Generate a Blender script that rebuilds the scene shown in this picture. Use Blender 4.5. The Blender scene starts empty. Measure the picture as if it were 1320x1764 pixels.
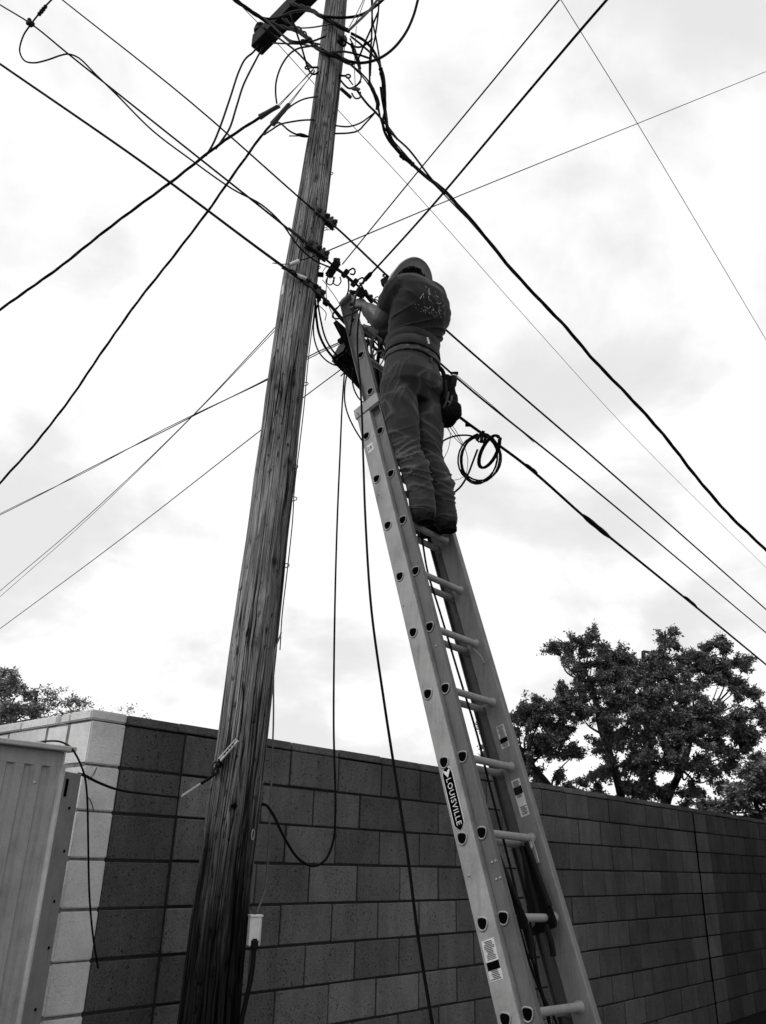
import bpy, bmesh, math, random
from mathutils import Vector, Matrix, noise
random.seed(7)
R = math.radians
scene = bpy.context.scene
COL = scene.collection

# ---------------------------------------------------------------- camera
CAM = Vector((0, 0, 1.6))
MX = ((0.99965025, -0.02644577, 0.0), (-0.01051003, -0.39727923, 0.91763759), (0.02426764, 0.91731665, 0.39741823))
PW, PH, FOC = 1320.0, 1764.0, 1392.0
right, upv, fwd = (Vector([MX[i][j] for i in range(3)]).normalized() for j in range(3))
cam_data = bpy.data.cameras.new('camera')
cam = bpy.data.objects.new('camera', cam_data)
COL.objects.link(cam)
cam_data.sensor_fit = 'HORIZONTAL'
cam_data.sensor_width = 36.0
cam_data.lens = 36.0 * FOC / PW
cam_data.clip_start = 0.05
cam_data.clip_end = 2000
cam.matrix_world = Matrix(((right.x, upv.x, -fwd.x, CAM.x), (right.y, upv.y, -fwd.y, CAM.y),
                           (right.z, upv.z, -fwd.z, CAM.z), (0, 0, 0, 1)))
scene.camera = cam

# ---------------------------------------------------------------- sky, sun, exposure
SUN_AZ, SUN_EL = R(-112), R(50)          # compass angle measured from +Y towards +X, and height
world = bpy.data.worlds.new('World')
scene.world = world
world.use_nodes = True
wt = world.node_tree
wt.nodes.clear()


def wn_(t, **k):
    n = wt.nodes.new(t)
    for a, b in k.items():
        setattr(n, a, b)
    return n


wout = wn_('ShaderNodeOutputWorld')
wbg = wn_('ShaderNodeBackground')
sky = wn_('ShaderNodeTexSky', sky_type='NISHITA', sun_disc=False, sun_elevation=SUN_EL, sun_rotation=SUN_AZ % (2 * math.pi))
sky_bw = wn_('ShaderNodeRGBToBW')
sky_mul = wn_('ShaderNodeMath', operation='MULTIPLY')
sky_mul.inputs[1].default_value = 0.09
wt.links.new(sky.outputs[0], sky_bw.inputs[0])
wt.links.new(sky_bw.outputs[0], sky_mul.inputs[0])
tc = wn_('ShaderNodeTexCoord')
sep = wn_('ShaderNodeSeparateXYZ')
wt.links.new(tc.outputs['Generated'], sep.inputs[0])
zz = wn_('ShaderNodeMath', operation='MAXIMUM'); zz.inputs[1].default_value = 0.0
za = wn_('ShaderNodeMath', operation='ADD'); za.inputs[1].default_value = 0.45
wt.links.new(sep.outputs['Z'], zz.inputs[0]); wt.links.new(zz.outputs[0], za.inputs[0])
dx = wn_('ShaderNodeMath', operation='DIVIDE'); dy = wn_('ShaderNodeMath', operation='DIVIDE')
wt.links.new(sep.outputs['X'], dx.inputs[0]); wt.links.new(za.outputs[0], dx.inputs[1])
wt.links.new(sep.outputs['Y'], dy.inputs[0]); wt.links.new(za.outputs[0], dy.inputs[1])
comb = wn_('ShaderNodeCombineXYZ')
wt.links.new(dx.outputs[0], comb.inputs[0]); wt.links.new(dy.outputs[0], comb.inputs[1])
comb.inputs[2].default_value = 3.7
n1 = wn_('ShaderNodeTexNoise'); n1.inputs['Scale'].default_value = 3.0; n1.inputs['Detail'].default_value = 7.0
n1.inputs['Roughness'].default_value = 0.52; n1.inputs['Distortion'].default_value = 0.15
wt.links.new(comb.outputs[0], n1.inputs['Vector'])
rmp = wn_('ShaderNodeValToRGB')
rmp.color_ramp.elements[0].position = 0.385; rmp.color_ramp.elements[0].color = (0.885, 0.885, 0.885, 1)
rmp.color_ramp.elements[1].position = 0.50; rmp.color_ramp.elements[1].color = (1.10, 1.10, 1.10, 1)
e = rmp.color_ramp.elements.new(0.44); e.color = (0.945, 0.945, 0.945, 1)
wt.links.new(n1.outputs['Fac'], rmp.inputs[0])
mixs = wn_('ShaderNodeMix', data_type='RGBA')
mixs.inputs['Factor'].default_value = 0.9       # heavy cloud over a trace of clear sky
wt.links.new(sky_mul.outputs[0], mixs.inputs['A'])
wt.links.new(rmp.outputs[0], mixs.inputs['B'])
wt.links.new(mixs.outputs['Result'], wbg.inputs['Color'])
wbg.inputs['Strength'].default_value = 1.0
wt.links.new(wbg.outputs[0], wout.inputs[0])

sd = bpy.data.lights.new('sun', 'SUN')
sd.energy = 1.5
sd.angle = R(14)
sd.color = (1, 0.995, 0.985)
sun = bpy.data.objects.new('sun', sd)
COL.objects.link(sun)
sdir = Vector((math.sin(SUN_AZ) * math.cos(SUN_EL), math.cos(SUN_AZ) * math.cos(SUN_EL), math.sin(SUN_EL)))
sun.rotation_euler = sdir.to_track_quat('Z', 'Y').to_euler()
sun.location = sdir * 30

vs = scene.view_settings
vs.view_transform = 'Standard'
vs.look = 'None'
vs.gamma = 1
vs.use_curve_mapping = False
vs.exposure = 0.0
scene.render.engine = 'CYCLES'
scene.cycles.max_bounces = 6
scene.cycles.use_denoising = True


# ---------------------------------------------------------------- points from sight lines
def rayv(x, y):
    return right * ((x - PW / 2) / FOC) + upv * (-(y - PH / 2) / FOC) + fwd


def pd(x, y, d):            # at depth d along the lens axis
    return CAM + rayv(x, y) * d


def pY(x, y, Y):            # at a world Y
    v = rayv(x, y)
    return CAM + v * (Y / v.y)


def pz(x, y, z):            # at a world height
    v = rayv(x, y)
    return CAM + v * ((z - CAM.z) / v.z)


# ---------------------------------------------------------------- scene helpers
OFF = {}


def tag(o, label=None, cat=None, group=None, kind=None):
    if label: o['label'] = label
    if cat: o['category'] = cat
    if group: o['group'] = group
    if kind: o['kind'] = kind
    return o


def thing(name, loc, label, cat, group=None):
    o = bpy.data.objects.new(name, None)
    o.empty_display_size = 0.2
    COL.objects.link(o)
    o.location = loc
    OFF[o.name] = Vector(loc)
    return tag(o, label, cat, group)


def link_mesh(name, me, m, parent=None, base=None):
    if m is not None:
        me.materials.clear(); me.materials.append(m)
    o = bpy.data.objects.new(name, me)
    COL.objects.link(o)
    if parent is not None:
        off = OFF[parent.name]
        o.parent = parent
        OFF[o.name] = off
    else:
        off = Vector(base) if base is not None else Vector((0, 0, 0))
        o.location = off
        OFF[o.name] = off
    if off.length > 0:
        me.transform(Matrix.Translation(-off))
    return o


def orth(t):
    t = t.normalized()
    a = Vector((0, 0, 1)) if abs(t.z) < 0.9 else Vector((1, 0, 0))
    x = t.cross(a).normalized()
    return x, t.cross(x).normalized()


class MB:
    def __init__(s):
        s.v = []; s.f = []

    def add(s, vs_, fs):
        b = len(s.v)
        s.v += [Vector(v) for v in vs_]
        s.f += [tuple(i + b for i in f) for f in fs]
        return s

    def box(s, c, ax, half, bev=0.0):
        c = Vector(c); a, b, d = [Vector(q) for q in ax]; hx, hy, hz = half
        if bev <= 0:
            vs_ = [c + a * (hx * i) + b * (hy * j) + d * (hz * k) for k in (-1, 1) for j in (-1, 1) for i in (-1, 1)]
            return s.add(vs_, [(0, 2, 3, 1), (4, 5, 7, 6), (0, 1, 5, 4), (2, 6, 7, 3), (0, 4, 6, 2), (1, 3, 7, 5)])
        bm = bmesh.new()
        bmesh.ops.create_cube(bm, size=2)
        for v in bm.verts: v.co = Vector((v.co.x * hx, v.co.y * hy, v.co.z * hz))
        bmesh.ops.bevel(bm, geom=bm.edges[:], offset=bev, segments=1 if bev < .004 else 2, affect='EDGES')
        bm.verts.index_update()
        vs_ = [c + a * v.co.x + b * v.co.y + d * v.co.z for v in bm.verts]
        fs = [tuple(v.index for v in f.verts) for f in bm.faces]
        bm.free()
        return s.add(vs_, fs)

    def tube(s, pts, rad, n=8, closed=False, caps=True):
        pts = [Vector(p) for p in pts]
        m = len(pts)
        rr = rad if isinstance(rad, (list, tuple)) else [rad] * m
        base = len(s.v)
        px_ = None
        for i, p in enumerate(pts):
            if closed:
                t = pts[(i + 1) % m] - pts[i - 1]
            else:
                t = pts[min(i + 1, m - 1)] - pts[max(i - 1, 0)]
            if t.length < 1e-9: t = Vector((0, 0, 1))
            t.normalize()
            if px_ is None:
                x, y = orth(t)
            else:
                x = px_ - t * px_.dot(t)
                if x.length < 1e-6: x, _ = orth(t)
                x.normalize(); y = t.cross(x)
            px_ = x
            for k in range(n):
                a = 2 * math.pi * k / n
                s.v.append(p + (x * math.cos(a) + y * math.sin(a)) * rr[i])
        for i in range(m if closed else m - 1):
            j = (i + 1) % m
            for k in range(n):
                l = (k + 1) % n
                s.f.append((base + i * n + k, base + i * n + l, base + j * n + l, base + j * n + k))
        if caps and not closed:
            s.f.append(tuple(base + k for k in reversed(range(n))))
            s.f.append(tuple(base + (m - 1) * n + k for k in range(n)))
        return s

    def prism(s, pts, d, cap=True):          # outline swept along vector d
        pts = [Vector(p) for p in pts]; d = Vector(d); n = len(pts)
        fs = [(i, (i + 1) % n, n + (i + 1) % n, n + i) for i in range(n)]
        if cap: fs += [tuple(reversed(range(n))), tuple(range(n, 2 * n))]
        return s.add(pts + [p + d for p in pts], fs)

    def rings(s, rings, cap=True):
        n = len(rings[0]); base = len(s.v)
        for r_ in rings: s.v += [Vector(p) for p in r_]
        for i in range(len(rings) - 1):
            for k in range(n):
                l = (k + 1) % n
                s.f.append((base + i * n + k, base + i * n + l, base + (i + 1) * n + l, base + (i + 1) * n + k))
        if cap:
            s.f.append(tuple(base + k for k in reversed(range(n))))
            s.f.append(tuple(base + (len(rings) - 1) * n + k for k in range(n)))
        return s

    def ball(s, c, r, ax=None, seg=10, rng=6, half=False):
        c = Vector(c); ax = ax or (Vector((1, 0, 0)), Vector((0, 1, 0)), Vector((0, 0, 1)))
        if not isinstance(r, (tuple, list)): r = (r, r, r)
        rs = []
        for i in range(1, rng):
            ph = math.pi * i / rng * (0.5 if half else 1.0)
            if half: ph = math.pi / 2 - math.pi / 2 * (i - 1) / (rng - 1) * 0.94
            rs.append([c + ax[0] * (r[0] * math.sin(ph) * math.cos(2 * math.pi * k / seg)) + ax[1] * (r[1] * math.sin(ph) * math.sin(2 * math.pi * k / seg)) + ax[2] * (r[2] * math.cos(ph)) for k in range(seg)])
        return s.rings(rs)

    def mesh(s, name, smooth=False, angle=None):
        me = bpy.data.meshes.new(name)
        me.from_pydata([tuple(v) for v in s.v], [], s.f)
        bm = bmesh.new(); bm.from_mesh(me)
        bmesh.ops.recalc_face_normals(bm, faces=bm.faces[:])
        if angle:
            for e_ in bm.edges:
                if len(e_.link_faces) == 2 and e_.calc_face_angle() > R(angle): e_.smooth = False
        bm.to_mesh(me); bm.free()
        if smooth:
            me.polygons.foreach_set('use_smooth', [True] * len(me.polygons))
        return me

    def build(s, name, m, parent=None, smooth=False, base=None, angle=None):
        return link_mesh(name, s.mesh(name, smooth, angle), m, parent, base)


def smooth_path(pts, sub=6, closed=False):
    pts = [Vector(p) for p in pts]
    n = len(pts)
    if n < 3 and not closed: return [pts[0].lerp(pts[-1], i / sub) for i in range(sub + 1)]
    out = []
    for i in range(n if closed else n - 1):
        g = (lambda k: pts[k % n]) if closed else (lambda k: pts[0] * 2 - pts[1] if k < 0 else (pts[-1] * 2 - pts[-2] if k >= n else pts[k]))
        p0, p1, p2, p3 = g(i - 1), g(i), g(i + 1), g(i + 2)
        # centripetal-like weighting keeps long/short neighbours from overshooting
        d1 = max((p1 - p0).length, 1e-4) ** .5; d2 = max((p2 - p1).length, 1e-4) ** .5; d3 = max((p3 - p2).length, 1e-4) ** .5
        t0, t1 = 0.0, d1; t2 = t1 + d2; t3 = t2 + d3
        for j in range(sub):
            t = t1 + (t2 - t1) * j / sub
            a1 = p0 * ((t1 - t) / (t1 - t0)) + p1 * ((t - t0) / (t1 - t0))
            a2 = p1 * ((t2 - t) / (t2 - t1)) + p2 * ((t - t1) / (t2 - t1))
            a3 = p2 * ((t3 - t) / (t3 - t2)) + p3 * ((t - t2) / (t3 - t2))
            b1 = a1 * ((t2 - t) / (t2 - t0)) + a2 * ((t - t0) / (t2 - t0))
            b2 = a2 * ((t3 - t) / (t3 - t1)) + a3 * ((t - t1) / (t3 - t1))
            out.append(b1 * ((t2 - t) / (t2 - t1)) + b2 * ((t - t1) / (t2 - t1)))
    if not closed: out.append(pts[-1])
    return out


# ---------------------------------------------------------------- materials (the photograph is black and white)
def newmat(name):
    m = bpy.data.materials.new(name)
    m.use_nodes = True
    nt = m.node_tree
    return m, nt, nt.nodes['Principled BSDF']


class NT:
    def __init__(s, nt): s.nt = nt
    def n(s, t, **k):
        o = s.nt.nodes.new(t)
        for a, b in k.items():
            if a.startswith('i_'):
                o.inputs[a[2:].replace('_', ' ')].default_value = b
            else: setattr(o, a, b)
        return o
    def l(s, a, b): s.nt.links.new(a, b)
    def ramp(s, src, stops):
        r_ = s.n('ShaderNodeValToRGB'); cr = r_.color_ramp
        while len(cr.elements) < len(stops): cr.elements.new(0.5)
        for e_, (p, c) in zip(cr.elements, stops):
            e_.position = p; e_.color = (c, c, c, 1)
        s.l(src, r_.inputs[0]); return r_.outputs[0]
    def mul(s, a, b): return s.mth('MULTIPLY', a, b)
    def mth(s, op, a, b):
        o = s.n('ShaderNodeMath', operation=op)
        for i, q in enumerate((a, b)):
            if isinstance(q, (int, float)): o.inputs[i].default_value = q
            else: s.l(q, o.inputs[i])
        return o.outputs[0]
    def pos(s, scale=(1, 1, 1), obj=False, rot=(0, 0, 0)):
        if obj: src = s.n('ShaderNodeTexCoord').outputs['Object']
        else: src = s.n('ShaderNodeNewGeometry').outputs['Position']
        mp = s.n('ShaderNodeMapping'); mp.inputs['Scale'].default_value = scale; mp.inputs['Rotation'].default_value = rot
        s.l(src, mp.inputs[0]); return mp.outputs[0]
    def noise(s, vec, sc, det=4, ro=.55, dist=0):
        o = s.n('ShaderNodeTexNoise'); o.inputs['Scale'].default_value = sc; o.inputs['Detail'].default_value = det
        o.inputs['Roughness'].default_value = ro; o.inputs['Distortion'].default_value = dist
        s.l(vec, o.inputs['Vector']); return o.outputs['Fac']
    def bump(s, h, st, dist, bsdf, prev=None):
        b = s.n('ShaderNodeBump'); b.inputs['Strength'].default_value = st; b.inputs['Distance'].default_value = dist
        s.l(h, b.inputs['Height'])
        if prev is not None: s.l(prev, b.inputs['Normal'])
        s.l(b.outputs[0], bsdf.inputs['Normal']); return b.outputs[0]


def simple(name, g, rough=.5, metal=0, var=.25, sc=20, bump=0.0, bsc=80, spec=.25):
    m, nt, b = newmat(name); t = NT(nt); p = t.pos()
    f = t.noise(p, sc, 5)
    c = t.ramp(f, [(.3, g * (1 - var)), (.7, g * (1 + var))])
    t.l(c, b.inputs['Base Color'])
    b.inputs['Roughness'].default_value = rough; b.inputs['Metallic'].default_value = metal
    b.inputs['Specular IOR Level'].default_value = spec
    if bump: t.bump(t.noise(p, bsc, 3), bump, .002, b)
    return m


def mat_block(name, g, painted=False):
    m, nt, b = newmat(name); t = NT(nt); p = t.pos()
    oi = t.n('ShaderNodeObjectInfo').outputs['Random']
    tone = t.ramp(oi, [(0, .70), (.25, .92), (.7, 1.05), (1, 1.42)]) if not painted else t.ramp(oi, [(0, .95), (1, 1.04)])
    big = t.ramp(t.noise(p, 1.6, 5, .6), [(.3, .72), (.7, 1.25)]) if not painted else t.ramp(t.noise(p, 2.0, 6, .65), [(.34, .78), (.5, 1.0), (.7, 1.03)])
    strk = t.ramp(t.noise(t.pos((4, 4, 1.0)), 2.2, 6, .65), [(.42, .95), (.75, 1.3 if not painted else .86)])
    grit = t.ramp(t.noise(p, 170, 3, .7), [(.3, .62 if not painted else .95), (.55, 1.0), (.75, 1.3 if not painted else 1.04)])
    pa = t.ramp(t.noise(p, 88, 2, .5, .6), [(.63, 0), (.68, 1)])
    pb = t.ramp(t.noise(p, 190, 2, .5), [(.63, 0), (.68, 1)])
    gate = t.ramp(t.noise(p, 7, 3, .6), [(.35, .3), (.55, 1)])
    pit = t.mul(t.mth('MAXIMUM', pa, t.mul(pb, .8)), gate)
    pitc = t.ramp(pit, [(0, 1), (1, .22 if not painted else .93)])
    c = t.mul(t.mul(t.mul(tone, big), t.mul(strk, grit)), t.mul(pitc, g))
    cr = t.n('ShaderNodeCombineColor')
    for i in range(3): t.l(c, cr.inputs[i])
    t.l(cr.outputs[0], b.inputs['Base Color'])
    b.inputs['Roughness'].default_value = .92 if not painted else .7
    b.inputs['Specular IOR Level'].default_value = .2
    h = t.mth('SUBTRACT', t.noise(p, 110 if not painted else 75, 4, .65), t.mul(pit, 1.4 if not painted else .5))
    t.bump(h, 1.0 if not painted else .9, .004, b)
    return m


def mat_wood(name):
    m, nt, b = newmat(name); t = NT(nt)
    at = t.n('ShaderNodeAttribute', attribute_name='grain')        # (angle*r, height) warped round the knots
    mp = t.n('ShaderNodeMapping'); mp.inputs['Scale'].default_value = (1, 1, 1); t.l(at.outputs['Vector'], mp.inputs[0]); v = mp.outputs[0]
    def st(sx, sz):
        q = t.n('ShaderNodeMapping'); q.inputs['Scale'].default_value = (sx, sz, 1); t.l(v, q.inputs[0]); return q.outputs[0]
    fine = t.noise(st(190, 4.5), 1.0, 6, .66)
    mid = t.noise(st(60, 1.6), 1.0, 6, .65)
    crack = t.noise(st(34, .5), 1.0, 2, .5)
    blot = t.noise(st(5, 1.4), 1.0, 5, .6)
    c1 = t.ramp(fine, [(.32, .35), (.5, .95), (.66, 2.1)])
    c2 = t.ramp(mid, [(.3, .74), (.52, 1.0), (.72, 1.25)])
    ck = t.ramp(crack, [(.468, 1.0), (.492, .08), (.504, .08), (.53, 1.0)])
    c3 = t.ramp(blot, [(.3, .45), (.7, 1.6)])
    nick = t.ramp(t.noise(st(34, 12), 1.0, 3, .6), [(.60, 1.0), (.67, .22)])
    c3 = t.mul(c3, nick)
    kn = t.n('ShaderNodeAttribute', attribute_name='knot').outputs['Fac']
    kc = t.ramp(kn, [(0, 1.0), (.45, .62), (.75, .34), (.92, .14)])
    gz = t.n('ShaderNodeSeparateXYZ'); t.l(t.n('ShaderNodeNewGeometry').outputs['Position'], gz.inputs[0])
    # creosote and damp blacken the butt of the pole in a ragged band
    rag = t.mth('ADD', gz.outputs['Z'], t.mul(t.mth('SUBTRACT', t.noise(st(12, .9), 1, 5, .65), .5), 2.4))
    tar = t.ramp(t.mth('MULTIPLY', rag, .4), [(.30, .028), (.54, .08), (.68, .42), (.88, 1.0)])
    bits = t.ramp(t.noise(st(60, 6), 1, 4, .7), [(.55, 1.0), (.75, 1.6)])
    c = t.mul(t.mul(t.mul(c1, c2), t.mul(ck, c3)), t.mul(t.mul(kc, tar), t.mul(bits, .185)))
    cr = t.n('ShaderNodeCombineColor')
    for i in range(3): t.l(c, cr.inputs[i])
    t.l(cr.outputs[0], b.inputs['Base Color'])
    b.inputs['Roughness'].default_value = .95; b.inputs['Specular IOR Level'].default_value = .04
    h = t.mth('ADD', t.mth('ADD', t.mul(fine, .5), t.mul(mid, 1.0)), t.mul(ck, .9))
    t.bump(h, .9, .006, b)
    return m


def mat_rail(name, g, rough=.5):
    m, nt, b = newmat(name); t = NT(nt); p = t.pos()
    f1 = t.ramp(t.noise(p, 7, 7, .7), [(.3, .72), (.5, 1.0), (.7, 1.15)])
    f2 = t.ramp(t.noise(p, 240, 3, .7), [(.3, .86), (.7, 1.12)])
    f3 = t.ramp(t.noise(t.pos((60, 60, 4)), 1.2, 5, .7), [(.35, 1.05), (.55, .97), (.75, .6)])
    c = t.mul(t.mul(f1, f2), t.mul(f3, g))
    cr = t.n('ShaderNodeCombineColor')
    for i in range(3): t.l(c, cr.inputs[i])
    t.l(cr.outputs[0], b.inputs['Base Color'])
    t.l(t.ramp(t.noise(p, 30, 4), [(.3, rough - .1), (.7, rough + .15)]), b.inputs['Roughness'])
    t.bump(t.noise(p, 320, 3), .15, .001, b)
    return m


def mat_fabric(name, g, weave=900, var=.3):
    m, nt, b = newmat(name); t = NT(nt); p = t.pos()
    f1 = t.ramp(t.noise(p, 9, 5, .6), [(.3, 1 - var), (.7, 1 + var)])
    f2 = t.ramp(t.noise(p, weave, 2, .7), [(.3, .72), (.7, 1.3)])
    ed = t.n('ShaderNodeAttribute', attribute_name='wear').outputs['Fac']
    f3 = t.ramp(ed, [(0, .92), (.3, 1.7), (1, 3.6)])
    c = t.mul(t.mul(f1, f2), t.mul(f3, g))
    cr = t.n('ShaderNodeCombineColor')
    for i in range(3): t.l(c, cr.inputs[i])
    t.l(cr.outputs[0], b.inputs['Base Color'])
    b.inputs['Roughness'].default_value = .95; b.inputs['Specular IOR Level'].default_value = .1
    b.inputs['Sheen Weight'].default_value = .15
    t.bump(t.noise(p, weave * .5, 2), .2, .001, b)
    return m


M = {}
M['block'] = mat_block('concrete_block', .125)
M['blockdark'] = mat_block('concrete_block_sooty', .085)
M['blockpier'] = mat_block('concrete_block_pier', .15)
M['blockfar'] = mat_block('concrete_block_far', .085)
M['cap'] = mat_block('concrete_cap', .15)
M['paintblock'] = mat_block('painted_block', .72, True)
M['mortar'] = simple('mortar', .022, .95, var=.3, sc=40, bump=.5)
M['paintmortar'] = simple('painted_mortar', .15, .9, var=.45, sc=30, bump=.5)
M['wood'] = mat_wood('weathered_pole_wood')
M['darkwood'] = simple('crossarm_wood', .02, .95, var=.5, sc=14, bump=.6, bsc=60)
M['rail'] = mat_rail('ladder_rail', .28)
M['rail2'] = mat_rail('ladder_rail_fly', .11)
M['railshaded'] = mat_rail('ladder_rail_shaded', .035)  # far base rail: shade inside the ladder put into its colour
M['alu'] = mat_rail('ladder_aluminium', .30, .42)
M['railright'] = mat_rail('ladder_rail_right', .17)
M['black'] = simple('black_rubber', .006, .6, var=.3, spec=.12)
M['cable'] = simple('cable_black', .005, .7, var=.3, spec=.08)
M['cablegrey'] = simple('cable_grey', .022, .6, var=.3, spec=.2)
M['wiregrey'] = simple('wire_grey', .10, .5, var=.25)
M['wirelight'] = simple('wire_light', .30, .5, var=.2)
M['iron'] = simple('galvanised_iron', .045, .65, metal=.0, var=.4, sc=60, bump=.4)
M['darkiron'] = simple('dark_iron', .011, .7, var=.4, sc=60, bump=.3, spec=.2)
M['plastic'] = simple('white_plastic', .6, .5, var=.12, sc=12)
M['shed'] = mat_rail('shed_steel', .28, .5)
M['shedtrim'] = mat_rail('shed_trim', .38, .5)
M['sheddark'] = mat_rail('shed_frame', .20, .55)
M['chrome'] = simple('screw_steel', .5, .3, metal=.8, var=.1)
M['sticker'] = simple('sticker_paper', .55, .5, var=.15, sc=40)
M['ink'] = simple('ink_black', .003, .8, var=.2, spec=.0)
M['letter'] = simple('letter_white', .62, .5, var=.08, sc=60)
M['ground'] = simple('dirt', .075, .95, var=.45, sc=3, bump=.8, bsc=14)
M['blocker_surface'] = simple('blocker_surface', .04, .95, var=.2, sc=5, bump=.5, bsc=60)  # surface of the added unseen blocker, dark to keep bounce light down

# ================================================================ THE SETTING
g = MB()
NG = 48
for i in range(NG + 1):
    for j in range(NG + 1):
        u_, v_ = (i / NG * 2 - 1), (j / NG * 2 - 1)
        x, y = math.copysign(abs(u_) ** 2.2, u_) * 900, math.copysign(abs(v_) ** 2.2, v_) * 900
        g.v.append(Vector((x, y, 0.02 * noise.noise(Vector((x * .6, y * .6, 0))))))
for i in range(NG):
    for j in range(NG):
        a = i * (NG + 1) + j
        g.f.append((a, a + NG + 1, a + NG + 2, a + 1))
tag(g.build('ground', M['ground'], smooth=True), kind='structure')

# ---------------------------------------------------------------- block walls
WD = Vector((0.65708571, 0.75381587, 0))       # along the grey wall, away to the right
WN = Vector((0.75381587, -0.65708571, 0))      # out of its face, towards the alley
UP = Vector((0, 0, 1))
DW = 3.5935
W0 = Vector((CAM.x, CAM.y, 0)) - WN * DW       # foot of the wall line where s = 0
ZTOP, CH, BL = 2.187, .2032, .4064
TH = .19


def wpt(s, z, o=0.0):
    return W0 + WD * s + UP * z + WN * o


block_cache = {}


def block_mesh(kind, lx, ly, lz, m, bev=.0035):
    key = (kind, m.name, round(lx, 3), round(ly, 3), round(lz, 3))
    if key not in block_cache:
        b = MB().box((0, 0, 0), (WD, WN, UP), (lx / 2, ly / 2, lz / 2), bev)
        me = b.mesh(kind); me.materials.append(m)
        block_cache[key] = me
    return block_cache[key]


def put(name, me, parent, c):
    o = bpy.data.objects.new(name, me)
    COL.objects.link(o)
    o.parent = parent
    o.location = Vector(c) - OFF[parent.name]
    return o


S_A, S_B, S_C, S_J, S_END = 2.061, 2.251, 2.614, 9.467, 12.65
JT = .0125
grey = thing('block_wall', wpt(S_B, 0), 'long wall of bare dark grey concrete blocks behind the pole and ladder', 'wall')
NROW = 10
rr = random.Random(3)
for k in range(NROW):
    zt = ZTOP - k * CH
    zc = zt - CH / 2
    spans = [(S_B, S_C)]
    first = 2.96 if k % 2 == 0 else 3.166
    s = S_C
    nxt = first
    while s < S_J - .02:
        e_ = min(nxt, S_J)
        if S_J - e_ < .12: e_ = S_J
        spans.append((s, e_)); s = e_; nxt = e_ + BL
    spans.append((S_J + .028, S_J + .39))
    s = S_J + .39
    nxt = s + (BL if k % 2 else BL / 2)
    while s < S_END:
        e_ = min(nxt, S_END + .001)
        spans.append((s, e_)); s = e_; nxt = e_ + BL
    for (a, b) in spans:
        L = round(b - a - (JT if a < 4.6 else (.017 if a < 7 else .022)), 3)
        if L < .02: continue
        jit = rr.uniform(-.003, .003) + (.004 if abs(a - S_J) < .04 else 0) - (.003 if a == S_B else 0) + (.006 if a == S_C else 0)
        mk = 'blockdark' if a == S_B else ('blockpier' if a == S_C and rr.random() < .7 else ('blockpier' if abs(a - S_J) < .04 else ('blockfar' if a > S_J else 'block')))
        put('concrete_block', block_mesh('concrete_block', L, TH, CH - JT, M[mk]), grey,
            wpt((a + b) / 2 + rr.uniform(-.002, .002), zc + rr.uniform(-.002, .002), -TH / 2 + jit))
# far end of the wall, too small to tell its blocks apart
fb = MB()
for k in range(NROW):
    s = S_END + .01 + (0 if k % 2 else .2)
    while s < 17:
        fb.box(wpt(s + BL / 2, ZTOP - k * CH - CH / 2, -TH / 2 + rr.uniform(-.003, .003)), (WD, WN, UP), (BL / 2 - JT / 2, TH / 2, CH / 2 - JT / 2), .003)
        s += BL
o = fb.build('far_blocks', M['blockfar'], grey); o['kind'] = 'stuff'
MB().box(wpt((S_B + 17) / 2, (ZTOP - .004) / 2, -TH / 2 - .004), (WD, WN, UP), ((17 - S_B) / 2, TH / 2 - .005, (ZTOP - .004) / 2)).build('mortar', M['mortar'], grey)
MB().box(wpt(S_J + .014, (ZTOP - .01) / 2, -.010), (WD, WN, UP), (.018, .008, (ZTOP - .01) / 2)).build('control_joint', M['ink'], grey)
# capping course
s = S_B + .004
k = 0
while s < 17:
    L = .395 if k else .30
    put('cap_block', block_mesh('cap_block', L, TH + .004, .043, M['cap'], .004), grey,
        wpt(s + L / 2, ZTOP + .0235 + rr.uniform(-.002, .002), -TH / 2 + .001 + rr.uniform(-.002, .003)))
    s += L + .008; k += 1

# white painted return wall: its end shows beside the grey wall, its side runs away to the left
pw = thing('painted_block_wall', wpt(S_A, 0), 'white painted block wall meeting the grey wall at its corner', 'wall')
SM = (S_A + S_B) / 2
for k in range(NROW):
    zc = ZTOP - k * CH - CH / 2
    spans = [(0, .197)]
    d = .205
    nxt = d + (BL if k % 2 else BL / 2)
    while d < 6.2:
        spans.append((d, nxt)); d = nxt; nxt = d + BL
    for (a, b) in spans:
        L = round(b - a - JT, 3) if a > 0 else round(b - a - .004, 3)
        me = block_mesh('painted_block', S_B - S_A - .006, L, CH - JT + .002, M['paintblock'], .005)
        off = .004 if a == 0 else rr.uniform(-.002, .002)
        put('painted_block', me, pw, wpt(SM + (0 if a == 0 else off), zc + rr.uniform(-.002, .002), -(a + b) / 2 + .002 + (off if a == 0 else 0)))
MB().box(wpt(SM, (ZTOP - .006) / 2, -3.15), (WD, WN, UP), (TH / 2 - .006, 3.142, (ZTOP - .006) / 2)).build('mortar', M['paintmortar'], pw)
d = -.004
for L in (.195, .088, None, .36, .40, .40, .40, .40, .40, .40, .40, .40, .40, .40, .40):
    if L is None:
        d += .038; continue                         # the chipped-out gap in the capping
    put('cap_block', block_mesh('cap_paint', S_B - S_A + .006, L - .006, .045, M['paintblock'], .006), pw,
        wpt(SM - .002, ZTOP + .0245 + rr.uniform(-.002, .002), -(d + L / 2)))
    d += L
# cracks running down through the painted end blocks
ck = MB()
for line in ([(167, 1322), (163, 1331), (158, 1338), (152, 1343)], [(152, 1374), (157, 1381), (160, 1391), (162, 1398)]):
    pts = []
    for (x, y) in line:
        v = rayv(x, y)
        t_ = -(DW - .006 - .002) / v.dot(WN)
        pts.append(CAM + v * t_)
    ck.tube(smooth_path(pts, 4), .0016, 5)
ck.build('crack', M['ink'], pw)

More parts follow.
